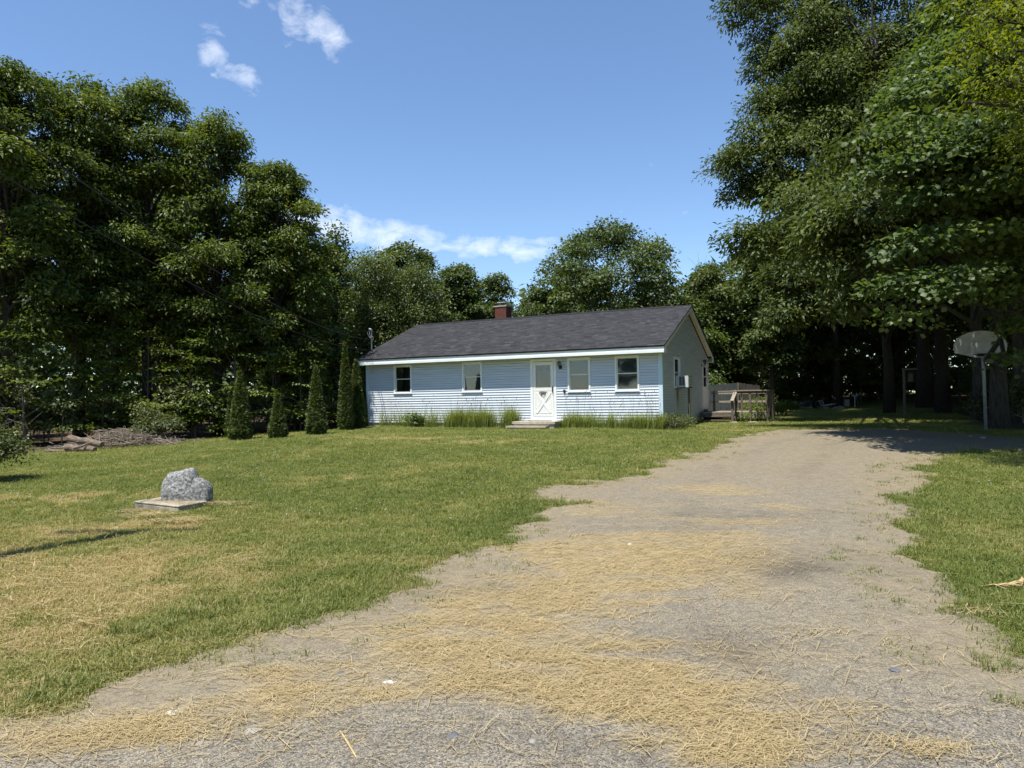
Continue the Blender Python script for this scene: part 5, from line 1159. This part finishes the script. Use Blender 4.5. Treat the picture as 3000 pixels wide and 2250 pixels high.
# clipped cedars (arborvitae)
def cedar(px, py, top_py, w_px, seed, label, n=11000, fork=None):
    b = gp(px, py); d = b.y; H = at(px, top_py, d).z-b.z; H *= 1.10; Rr = w_px*.46/F_PX*d; g = np.random.default_rng(seed)
    t = empty('arborvitae', b); tag(t, label, 'cedar', 'cedars beside the house')
    MB().tube([(0, 0, -.1), (0, 0, H*.5), (0, 0, H*.92)], [.06, .04, .01], 7).build('trunk', MAT['bark'], t)
    h = 1-(1-g.random(n)*.998)**.62; a = g.uniform(0, 2*PI, n)
    prof = np.minimum(1, .82+h*1.6)*(1-h)**(.66+.25*h)*.96
    lump = 1+.30*(fbm(a*2.2+seed, h*H*3.2, seed, 3)-.5)+.18*(fbm(a*6, h*H*9, seed+3, 2)-.5)
    rad = Rr*prof*lump*g.uniform(.80, 1.03, n)
    C = np.stack([rad*np.cos(a), rad*np.sin(a), h*H+.02], -1)
    out = np.stack([np.cos(a), np.sin(a), np.zeros(n)], -1)
    Nn = np.stack([-np.sin(a), np.cos(a), np.zeros(n)], -1)*g.choice([-1, 1], n)[:, None]+.6*out+.45*g.standard_normal((n, 3)); Nn[:, 2] += .3
    Tip = out*.75+np.array([0, 0, 1.0])+.4*g.standard_normal((n, 3))
    tn = np.clip(.45+1.1*(fbm(a*4, h*H*6, seed+9, 3)-.5)+.12*g.standard_normal(n), 0, 1)
    leaf_mesh('crown', C, Nn, Tip, g.uniform(.07, .13, n), tn, 'long', MAT['leaf_cedar'], t)
cedar(705, 1290, 1106, 72, 401, 'tall slim cedar, leftmost of the row', 13000); cedar(682, 1284, 1135, 44, 402, 'narrow cedar tucked behind the leftmost tall one', 7000)
cedar(815, 1285, 1166, 56, 403, 'shortest cedar, second in the row'); cedar(927, 1275, 1094, 66, 404, 'tall pointed cedar midway to the house', 12000)
cedar(1013, 1262, 1026, 50, 405, 'tallest narrow cedar, left of the pair at the house corner', 12000); cedar(1045, 1258, 1072, 62, 406, 'fuller cedar touching the house corner', 12000); cedar(1071, 1250, 1085, 40, 407, 'cedar half hidden behind the left house corner', 7000)

# ------------------------------------------------------------------ planting along the house wall
def blades(name, pts, hmin, hmax, label, mt, seed, w=.007, stems=0, cat='tall grass', lean=.45):
    g = np.random.default_rng(seed); n = len(pts); P = np.array(pts); a = g.uniform(0, 2*PI, n); L = g.uniform(hmin, hmax, n); ln = np.abs(g.normal(lean, .25, n))
    ww = w*g.uniform(.7, 1.3, n); dx, dy = np.cos(a), np.sin(a); sx, sy = -dy*ww, dx*ww; V = []; seg = 4
    for k in range(seg+1):
        t = k/seg; hx = ln*L*t**2*.8; hz = L*(t-.45*ln*t**3); wk = (1-t**1.5)*1.0+.03
        for s_ in (-1, 1): V.append(np.stack([P[:, 0]+dx*hx+s_*sx*wk, P[:, 1]+dy*hx+s_*sy*wk, P[:, 2]+hz], -1))
    V = np.stack(V, 1).reshape(-1, 3); i = np.arange(n)[:, None]*(2*(seg+1)); F_ = np.concatenate([i+np.array([[2*k, 2*k+1, 2*k+3, 2*k+2]]) for k in range(seg)])
    o = np_obj(name, V, F_, MAT[mt], None, {'tint': np.repeat(np.clip(g.normal(.5, .22, n), 0, 1), 2*(seg+1))}); tag(o, label, cat, kind='stuff'); return o
def bed(x0, x1, n, seed, prof):
    g = np.random.default_rng(seed); out = []
    while len(out) < n:
        x = g.uniform(x0, x1); cl = math.sin(x*5.1)+math.sin(x*2.3+1)
        if g.random() < prof(x)*(.55+.25*cl):
            q = hw(x, -.12-abs(g.normal(0, .22)), 0); out.append((q.x, q.y, gz(q.x, q.y)))
    return out
p1 = lambda x: 1.0 if x > -9.0 else (.30 if x > -10.2 else .16)
blades('tall_grass', bed(-12.3, -5.65, 3600, 1, p1), .50, 1.12, 'tall unmown grass along the house wall left of the steps', 'blade_tall', 1)
p2 = lambda x: .25 if -2.6 < x < -1.9 else 1.0
blades('tall_grass', bed(-3.75, .15, 2900, 2, p2), .32, .85, 'tall unmown grass along the house wall right of the steps', 'blade_tall', 2)
def seed_stems(name, x0, x1, n, seed, label, prof=lambda x: 1, hh=(.85, 1.35)):
    g = np.random.default_rng(seed); m_ = MB()
    while n > 0:
        x = g.uniform(x0, x1)
        if g.random() > prof(x): continue
        n -= 1; q = hw(x, -.15-abs(g.normal(0, .2)), 0); q.z = gz(q.x, q.y); h = g.uniform(*hh); l = g.normal(0, .10, 2)
        tip = q+Vector((l[0], l[1], h)); mid = q+Vector((l[0]*.3, l[1]*.3, h*.55)); m_.tube([q, mid, tip], [.003, .0025, .002], 3, False)
        e = tip+Vector((l[0]*.3+g.normal(0, .02), l[1]*.3, .09)); m_.tube([tip, (tip+e)/2, e], [.004, .010, .003], 4, False)
    o = m_.build(name, MAT['twig'], None); tag(o, label, 'seed stems', kind='stuff')
seed_stems('grass_seed_stems', -12.2, -5.6, 70, 3, 'thin seeding grass stems before the wall left of the steps', lambda x: 1 if x > -8.5 else .35)
seed_stems('grass_seed_stems', -3.7, -.05, 55, 4, 'thin seeding grass stems before the wall right of the steps', p2)
def broadleaf(name, label, b, r, h, n, seed, size, leafm, group='weeds by the house'):
    return shrub(name, label, b, r, h, n, seed, leafm, size, group, 7, 'plant')
broadleaf('broadleaf_weed', 'round broad-leaved plant growing against the house wall', hbase(-10.35, -.40), .42, .48, 260, 501, .15, 'leaf_maple')
broadleaf('corner_weed', 'greyish weedy plant at the right front house corner', hbase(.45, -.05), .55, .55, 1500, 502, .05, 'leaf_shrub')
broadleaf('corner_weed', 'dark low weeds along the gable foundation', hbase(.55, 1.0), .55, .42, 1100, 503, .06, 'leaf_back')
broadleaf('deck_weed', 'leafy weed sprouting under the front of the deck', hbase(1.95, 5.75), .20, .42, 260, 504, .08, 'leaf_sapling')
broadleaf('vine', 'ivy-like vine climbing the middle deck post', hbase(2.5, 6.12), .11, .75, 260, 505, .08, 'leaf_left')
broadleaf('deck_weed', 'low weeds around the right deck post foot', hbase(3.1, 6.3), .30, .2, 260, 506, .06, 'leaf_back')
broadleaf('yard_weed', 'bright green bush seen through the deck railing', hw(1.6, 13.0, -.2), .9, 1.1, 2200, 507, .09, 'leaf_sapling')
broadleaf('yard_weed', 'second bright bush behind the deck railing, farther right', hw(2.9, 12.0, -.2), .8, .9, 1800, 508, .09, 'leaf_sapling')

# ------------------------------------------------------------------ lawn things
# boulder on the lawn: rounded slab with a raised hump and a lower right shoulder
bq = gp(548, 1482)
out_ = [(-.365, .06), (-.350, .25), (-.330, .44), (-.27, .535), (-.13, .57), (-.06, .60), (-.02, .625), (.09, .625), (.130, .56), (.155, .485), (.21, .455), (.28, .41), (.350, .32), (.365, .17), (.345, .0), (.28, -.08), (-.10, -.08), (-.34, -.05)]
def resample(P, n):
    P = np.array(P+[P[0]]); s = np.r_[0, np.cumsum(np.hypot(*np.diff(P, axis=0).T))]; u = np.linspace(0, s[-1], n, endpoint=False); return np.stack([np.interp(u, s, P[:, 0]), np.interp(u, s, P[:, 1])], -1)
O_ = resample(out_, 64); cen = np.array([0, .22]); V = []; K = 14
for i in range(K+1):
    t = -1+2*i/K; s_ = (1-abs(t)**7)**(1/2.0)*.90+.10*(1-abs(t)); yy = t*.19
    for p in O_:
        q = cen+(p-cen)*s_; sl = -.10*(q[1]-.2)                      # the faces lean
        V.append((q[0], yy*(1.0 if q[1] < .4 else .85)-sl, q[1]))
V = np.array(V); nn = len(O_)
nv = V-np.array([0, 0, .22]); nv /= np.linalg.norm(nv, axis=1, keepdims=True)+1e-9
V = V+nv*((fbm(V[:, 0]*5+V[:, 1]*3, V[:, 2]*5-V[:, 1]*4, 5, 4)-.5)*.06)[:, None]
F_ = [(i*nn+j, i*nn+(j+1) % nn, (i+1)*nn+(j+1) % nn, (i+1)*nn+j) for i in range(K) for j in range(nn)]
bo = np_obj('boulder', V, np.array(F_)[:, ::-1], MAT['boulder'], None, None, False, bq); bo.rotation_euler = (0, 0, .12); bo.location.z -= .05
tag(bo, 'grey lichen-speckled granite boulder standing on the lawn', 'boulder')
sq = gp(478, 1492); slab = MB().box(-.44, .46, -.25, .25, -.12, .100); slab.box(-.445, .465, -.255, .255, .1001, .128)
slab = slab.build('stone_slab', mat('slab_stone', (.30, .265, .205), .95, .35, 4, .5, 30), None); slab.location = sq+Vector((.08, .05, -.015)); slab.rotation_euler = (0, .03, -.42)
bv = slab.modifiers.new('bevel', 'BEVEL'); bv.width = .012; bv.segments = 2
nS = 260; ua = rng.uniform(-.32, .46, nS); ub_ = rng.normal(-.02, .12, nS)
cS, sS = math.cos(-.42), math.sin(-.42)
strips('straw_litter', slab.location.x+cS*ua-sS*ub_, slab.location.y+sS*ua+cS*ub_, rng.uniform(.05, .2, nS), rng.uniform(.003, .006, nS), np.clip(rng.normal(.5, .2, nS), 0, 1), 'dry straw lying on the slab beside the boulder', MAT['straw_strip'], 0, .03, zf=lambda x, y: slab.location.z+.118)
tag(slab, 'weathered grey stone slab lying at the foot of the boulder', 'slab')
# basketball hoop
hq = gp(2890, 1262); hd = hq.y; hoop = empty('basketball_hoop', hq, 0); tag(hoop, 'old basketball hoop with grey fan backboard under the trees', 'basketball hoop')
rz_ = -math.atan2(hq.x, hq.y)+.15; hoop.rotation_euler = (0, 0, rz_)
def hz_(py): return at(2870, py, hd).z-hq.z
MB().tube([(0, .06, -.2), (-.02, .05, hz_(1090)), (-.05, .04, hz_(1000))], [.048, .045, .042], 12).build('pole', MAT['pole_metal'], hoop, True)
zt, zbm = hz_(969), hz_(1047); Hb = zt-zbm; bxc = at(2872, 1000, hd).x-hq.x; sc_ = hd/F_PX
pts = []
for i in range(25):
    a = PI*(.03+.94*i/24); pts.append((-66*sc_*math.cos(a)/math.cos(.09), zbm+Hb*.36+Hb*.64*math.sin(a)**.85))
low = [(64*sc_, zbm+Hb*.20), (12*sc_, zbm), (-12*sc_, zbm), (-64*sc_, zbm+Hb*.20)]
fan = MB().prism([(x+bxc, -.06, z_) for x, z_ in pts+low], (0, .045, 0)); fan.build('backboard', MAT['board_white'], hoop)
sqm = MB(); t_ = .02; w_, z0_, z1_ = .30, zbm+Hb*.17, zbm+Hb*.62
for x0, x1, a, b in ((-w_, w_, z1_-t_*2, z1_), (-w_, w_, z0_, z0_+t_*2), (-w_, -w_+t_*2, z0_+t_*2, z1_-t_*2), (w_-t_*2, w_, z0_+t_*2, z1_-t_*2)): sqm.box(x0+bxc, x1+bxc, -.063, -.0602, a, b)
sqm.build('target_square', MAT['grey_plastic'], hoop)
rm = MB(); rc = (bxc, -.06-.14-.225, zbm+Hb*.10); rm.tube([(rc[0]+.225*math.cos(a), rc[1]+.225*math.sin(a), rc[2]) for a in [2*PI*i/24 for i in range(25)]], .011, 6, False)
rm.box(bxc-.09, bxc+.09, -.20, -.0605, rc[2]-.05, rc[2]+.02); rm.build('rim', MAT['black_metal'], hoop)
MB().tube([(-.03, .04, hz_(1060)), (bxc, -.01, zbm+.1)], .02, 6).build('bracket', MAT['pole_metal'], hoop)
# logs and brush pile at the wood edge
lq = gp(225, 1326)
for i, (dx, dy, dz, L, r, ra, rt_, lab) in enumerate([(.15, .25, .32, 1.7, .14, -.25, -.16, 'topmost thick log with a pale cut end in the pile'), (.25, -.15, .13, 1.4, .13, -.2, -.08, 'short log lying in front of the pile'), (-.45, -.1, .06, 1.3, .07, .12, 0, 'thin pale log flat on the grass left of the pile'), (.45, -.3, .22, .75, .045, .9, .25, 'slim branch leaning across the front log')]):
    m_ = MB(); L *= .72; r *= .8; dx *= .8; g_ = np.random.default_rng(600+i); P = [(-L/2+L*k/6, g_.normal(0, .012), g_.normal(0, .012)) for k in range(7)]
    m_.tube(P, [r*(1-.05*k)*g_.uniform(.93, 1.07) for k in range(7)], 12)
    lo = m_.build('log', MAT['log'], None); lo.location = lq+Vector((dx, dy, dz)); lo.rotation_euler = (0, -rt_, ra); tag(lo, lab, 'log', 'logs at the wood edge')
    MB().tube([(-L/2-.004, 0, 0), (-L/2+.01, 0, 0)], r*.9, 12).build('cut_end', MAT['log_end'], lo)
g_ = np.random.default_rng(77); m_ = MB(); bq2 = gp(335, 1314)
for i in range(520):
    c = Vector((bq2.x+g_.normal(0, .95), bq2.y+.5+g_.normal(0, .45), 0)); hh = .55*math.exp(-((c.x-bq2.x)/1.3)**2)*g_.random(); c.z = gz(c.x, c.y)+.03+hh
    L = g_.uniform(.3, 1.1); a = g_.uniform(0, PI); e = g_.normal(0, .22); v_ = Vector((math.cos(a)*math.cos(e), math.sin(a)*math.cos(e), math.sin(e)))*L/2
    m_.tube([c-v_, c+Vector((0, 0, g_.normal(0, .04))), c+v_], [.010*g_.uniform(.5, 1.6), .008, .003], 4, False)
bp = m_.build('brush_pile', MAT['twig'], None); tag(bp, 'heap of cut grey branches beside the logs', 'brush pile', kind='stuff')
# utility pole out of view on the left and the service wires to the house
ub = Vector((-6.75, 5.85, gz(-6.75, 5.85))); up_ = empty('utility_pole', ub); tag(up_, 'wooden utility pole just left of the view carrying the house wires', 'utility pole')
MB().tube([(0, 0, -1), (0, 0, 4.5), (0, 0, 9.2)], [.15, .135, .115], 14).build('shaft', MAT['bark_pale'], up_); bx('cross_arm', -.9, .9, .11, .2, 8.6, 8.72, MAT['wood_grey_h'], up_)
ma = hw(mx, my-.05, 3.66)
for i, (z0, sag, dz, lab, r) in enumerate([(5.75, .75, 0, 'upper thick service cable from the pole to the roof mast', .014), (5.05, .70, -.45, 'thinner lower cable from the pole to the house corner', .010)]):
    a = Vector((-6.65, 5.95, z0)); b = ma+Vector((0, 0, dz)); P = []
    for k in range(41):
        t = k/40; q = a.lerp(b, t); q.z -= sag*4*t*(1-t); P.append(q)
    w_o = MB().tube(P, r, 5).build('service_wire', MAT['rubber'], None); tag(w_o, lab, 'wire', 'wires to the house')
# litter and stray bits on the driveway
for i, (px, py, s_, lab) in enumerate([(513, 2104, .042, 'white scrap of paper on the straw, left of the driveway'), (1140, 2014, .027, 'small torn white scrap in the middle of the driveway'), (1846, 1602, .03, 'tiny white scrap farther up the driveway')]):
    q = gp(px, py); g_ = np.random.default_rng(700+i); n = 8; P = [(math.cos(2*PI*k/n)*s_*g_.uniform(.6, 1.3)*1.3, math.sin(2*PI*k/n)*s_*g_.uniform(.5, 1.1)*.8, .004+g_.uniform(0, .012)) for k in range(n)]
    V_ = P+[(x, y_, z_-.002) for x, y_, z_ in P]+[(0, 0, .014), (0, 0, .011)]; F2 = [(k, (k+1) % n, 2*n) for k in range(n)]+[((k+1) % n+n, k+n, 2*n+1) for k in range(n)]+[(k, k+n, (k+1) % n+n, (k+1) % n) for k in range(n)]
    o = obj('paper_scrap', V_, F2, MAT['paper']); o.location = q+Vector((0, 0, .02)); tag(o, lab, 'paper scrap', 'paper scraps on the driveway')
def rock(name, q, s_, seed, m, label, cat, group=None, flat=.6):
    bm = bmesh.new(); bmesh.ops.create_icosphere(bm, subdivisions=2, radius=1); r = random.Random(seed); k = [r.uniform(.75, 1.25) for _ in range(3)]
    for v in bm.verts:
        n_ = float(fbm(np.array([v.co.x*1.7+seed]), np.array([v.co.y*1.7+v.co.z*2.1]), seed, 3)[0]); v.co = Vector((v.co.x*k[0], v.co.y*k[1], v.co.z*flat))*(.7+.6*n_)
    o = obj(name, [tuple(v.co*s_) for v in bm.verts], [tuple(v.index for v in f.verts) for f in bm.faces], m, None); bm.free(); o.location = q; tag(o, label, cat, group)
MAT['stone_dark'] = mat('stone_dark', (.11, .115, .125), .9, .3, 9, .5, 30)
for i, (px, py, s_, m, lab) in enumerate([(1000, 1986, .030, 'stone_dark', 'dark stone alone on the straw left of centre'), (725, 1905, .035, 'log', 'dark brown clod at the lawn edge'), (745, 2155, .045, 'stone_pale', 'flat grey stone at the lower straw edge'), (585, 2197, .030, 'stone_pale', 'cream stone near the bottom left'), (1330, 2170, .03, 'stone_dark', 'bluish stone low on the driveway, left of centre'), (2620, 1975, .028, 'stone_dark', 'blue-grey stone at the right of the driveway'), (2428, 2155, .030, 'stone_dark', 'dark blue stone low on the right'), (2430, 1625, .03, 'stone_dark', 'grey stone in the worn dark patch'), (1560, 2185, .02, 'stone_pale', 'pale pebble at the bottom centre'), (2880, 1287, .10, 'stone_pale', 'pale rock at the foot of the hoop pole')]):
    rock('stone', gp(px, py)+Vector((0, 0, .018)), s_, 800+i, MAT[m], lab, 'stone', 'larger stones on the ground')
sp = gp(2935, 1728); m_ = MB(); g_ = np.random.default_rng(9)
for k in range(15):
    a = -1.2+2.4*k/14; o0 = Vector((-.22+.03*k, 0, .05)); m_.tube([o0, o0+Vector((.10*math.cos(a)+.05, .10*math.sin(a), .04+.02*g_.random())), o0+Vector((.16*math.cos(a)+.07, .20*math.sin(a), .02+.05*g_.random()))], [.007, .009, .003], 4, False)
m_.tube([(-.25, 0, .04), (0, .02, .06), (.28, .0, .04)], [.008, .007, .003], 4, False); spr = m_.build('dried_sprig', MAT['straw'], None); spr.location = sp; spr.scale = (.8, .8, .6); tag(spr, 'dried tan sprig of foliage on the right lawn edge', 'sprig')
tw = gp(1040, 2200); m_ = MB().tube([(-.10, .13, .03), (-.03, 0, .035), (.04, -.13, .03)], [.004, .006, .003], 5); m_.tube([(-.02, 0, .03), (.04, .08, .03)], [.004, .002], 4); sk = m_.build('straw_stalk', MAT['straw'], None); sk.location = tw; tag(sk, 'single long bent straw stalk at the bottom of the driveway', 'stalk')

# ------------------------------------------------------------------ far yard behind the deck
fe = empty('panel_enclosure', at(2163, 1190, 37)); fe.location.z = gz(fe.location.x, 37); tag(fe, 'low enclosure of weathered grey upright panels behind the deck', 'enclosure')
MAT['panel_dark'] = mat('panel_dark', (.045, .052, .056), .7, .3, 3, .2, 12, stretch=(4, 4, .7)); MAT['panel_wood'] = mat('panel_wood', (.085, .078, .07), .85, .35, 3, .3, 12, stretch=(5, 5, .5))  # panel colours darkened to stand in for tree shade
fz = at(2163, 1122, 37).z-fe.location.z
for side, n, w_, ang in ((0, 6, .30, math.radians(158)), (1, 6, .24, math.radians(22))):
    for k in range(n):
        M2 = Matrix.Rotation(ang, 4, 'Z') @ Matrix.Translation((.02+k*w_, 0, 0)); MB().box(0, w_-.014, -.02, .02, -.2, fz-.03*k*(1 if side else .9)+.01*(k % 2), M2).build('panel', MAT['panel_dark' if side == 0 else 'panel_wood'], fe)
    M2 = Matrix.Rotation(ang, 4, 'Z'); MB().box(0, n*w_, -.05, -.021, fz-.42, fz-.34, M2).build('rail', MAT['wood_grey_h'], fe)
MB().box(-.04, .04, -.07, .01, -.2, fz+.02).build('corner_post', MAT['wood_grey'], fe)
JD = 43.5
def jp(px, py=1192): q = gp(px, py); return q
q = jp(2268, 1193); bn = empty('blue_tub', q); tag(bn, 'blue plastic tub among the clutter at the yard end', 'tub')
m_ = MB(); m_.lathe([(.16, 0), (.20, .30), (.22, .30), (.22, .33), (.18, .33)], (0, 0, 0), 14); o = m_.build('body', MAT['blue_plastic'], bn); o.scale = (1.6, 1, 1)
bx('handle', -.36, -.30, -.05, .05, .22, .26, MAT['grey_plastic'], bn)
def wheel(parent, c, r, name='wheel'):
    wv = MB(); wv.tube([(c[0]+r*math.cos(2*PI*k/20), c[1], c[2]+r*math.sin(2*PI*k/20)) for k in range(21)], .028, 6, False); w_ = wv.build(name, MAT['pole_metal'], parent)
    s_ = MB()
    for k in range(8): s_.tube([c, (c[0]+r*math.cos(PI*k/4), c[1], c[2]+r*math.sin(PI*k/4))], .006, 4, False)
    s_.tube([(c[0], c[1]-.05, c[2]), (c[0], c[1]+.05, c[2])], .03, 8); s_.build('spokes', MAT['grey_metal'], w_)
q = jp(2385, 1193); bk = empty('bicycle', q); tag(bk, 'small old bicycle leaning at the wood edge behind the yard', 'bicycle')
wheel(bk, (-.30, 0, .22), .17); wheel(bk, (.24, -.1, .20), .19)
fm = MB(); fm.tube([(-.30, 0, .22), (-.05, 0, .26), (.24, -.1, .2)], .016, 6); fm.tube([(-.30, 0, .22), (-.16, 0, .50), (-.05, 0, .26)], .016, 6); fm.tube([(-.16, 0, .5), (.12, -.05, .47), (-.05, 0, .26)], .016, 6); fm.tube([(.24, -.1, .2), (.12, -.05, .47), (.09, -.05, .56)], .016, 6); fm.build('frame', MAT['black_metal'], bk)
MB().tube([(.09, -.28, .58), (.09, -.05, .56), (.09, .2, .58)], .014, 6).build('handlebar', MAT['black_metal'], bk); MB().box(-.26, -.10, -.05, .05, .51, .55).build('saddle', MAT['rubber'], bk)
q = jp(2432, 1193); lc = empty('lounge_chair', q); tag(lc, 'tipped metal lawn chair frame right of the bicycle', 'chair frame')
for s_ in (-.22, .22): MB().tube([(-.55, s_, .38), (-.42, s_, .10), (.25, s_, .20), (.42, s_, .32), (.12+s_*.5, s_, .66)], .022, 6).build('side_tube', MAT['white_pvc'], lc)
MB().tube([(.01, -.22, .66), (.23, .22, .66)], .02, 6).build('top_bar', MAT['white_pvc'], lc); MB().tube([(-.55, -.22, .38), (-.55, .22, .38)], .02, 6).build('foot_bar', MAT['white_pvc'], lc); MB().tube([(.25, -.22, .2), (.40, -.25, -.05)], .018, 6).build('leg', MAT['white_pvc'], lc); MB().tube([(.25, .22, .2), (.40, .25, -.05)], .018, 6).build('leg', MAT['white_pvc'], lc)
q = jp(2320, 1196); mo = empty('scrap_heap', q); tag(mo, 'dark heap of scrap metal parts left of the bicycle', 'scrap heap')
g_ = np.random.default_rng(33)
for k in range(9):
    MB().tube([(g_.uniform(-.7, .5), g_.uniform(-.3, .3), g_.uniform(.05, .2)), (g_.uniform(-.5, .8), g_.uniform(-.3, .3), g_.uniform(.15, .45)), (g_.uniform(-.6, .8), g_.uniform(-.2, .3), g_.uniform(.1, .4))], g_.uniform(.02, .05), 6).build('bent_tube', MAT['grey_metal'], mo)
tk = MB(); tk.lathe([(.02, -.28), (.11, -.2), (.13, 0), (.11, .2), (.02, .28)], (0, 0, 0), 12); tk = tk.build('tank', MAT['grey_metal'], mo, True); tk.location = (.62, -.1, .30); tk.rotation_euler = (0, 1.2, .2)
q = jp(2480, 1190); gb = empty('grey_box', q); tag(gb, 'upright grey plastic box near the white post', 'box'); bx('body', -.13, .13, -.1, .1, 0, .36, MAT['grey_plastic'], gb); bx('lid', -.14, .14, -.11, .11, .361, .39, MAT['grey_plastic'], gb)
q = jp(2505, 1193); wp = empty('white_post', q); tag(wp, 'white T-shaped pipe post at the yard end', 'post'); MB().tube([(0, 0, -.1), (0, 0, .66)], .025, 8).build('upright', MAT['white_pvc'], wp); MB().tube([(-.12, 0, .64), (.20, 0, .66)], .022, 8).build('arm', MAT['white_pvc'], wp); MB().tube([(.10, 0, .66), (.10, 0, .80)], .03, 8).build('cap', MAT['white_pvc'], wp); MB().tube([(.08, 0, .64), (.16, .02, .3), (.22, .02, .14)], .012, 6).build('hose', MAT['grey_plastic'], wp)
for i, px in enumerate([2290, 2302, 2352, 2362, 2372, 2418, 2445, 2452, 2462]):
    rock('pale_stone', jp(px, 1196), .11+.05*((i*7) % 3), 850+i, MAT['stone_pale'], 'pale stone in the row before the clutter at the yard end', 'stone', 'pale stones at the yard end', .7)
# small young tree by the clutter, and thin pale stem
sapling(2272, 40, 2.9, .75, 901, 'little young tree standing before the blue tub', 2600, 'leaf_maple', .28, 9)
sapling(2520, 41, 3.2, .8, 902, 'small bright young tree by the white post', 1800, 'leaf_sapling', .35, 7)
ps = tree('birch_tree', 'thin leaning pale birch stem behind the lawn chair frame', Vector((at(2440, 1100, 46).x, 46, gz(at(2440, 1100, 46).x, 46))), mb([(2470, 900, 46, .8, .6), (2455, 960, 46, .7, .6), (2480, 840, 46, .9, .6)]), .085, 'leaf_back', 2500, 903, size=.18, bark='birch', group=RWG)
# hanging bird feeder frame between the trunks
q = Vector((at(2648, 1100, 31).x, 31, gz(at(2648, 1100, 31).x, 31))); bf = empty('bird_feeder', q); tag(bf, 'post with a crossbar and a hanging can feeder between the trunks', 'bird feeder')
zf = at(2648, 1084, 31).z-q.z; MB().box(-.04, .04, -.04, .04, -.2, zf).build('post', MAT['wood_grey'], bf); MB().box(-.06, .58, -.045, .045, zf+.001, zf+.08).build('crossbar', MAT['wood_grey_h'], bf); MB().tube([(.30, 0, zf), (.30, 0, zf-.15)], .006, 4).build('hook', MAT['black_metal'], bf)
m_ = MB(); m_.lathe([(.02, .02), (.13, -.02), (.14, -.05), (.11, -.06), (.115, -.34), (.15, -.36), (.14, -.40)], (.30, 0, zf-.14), 12); m_.build('can', MAT['wood_grey'], bf)
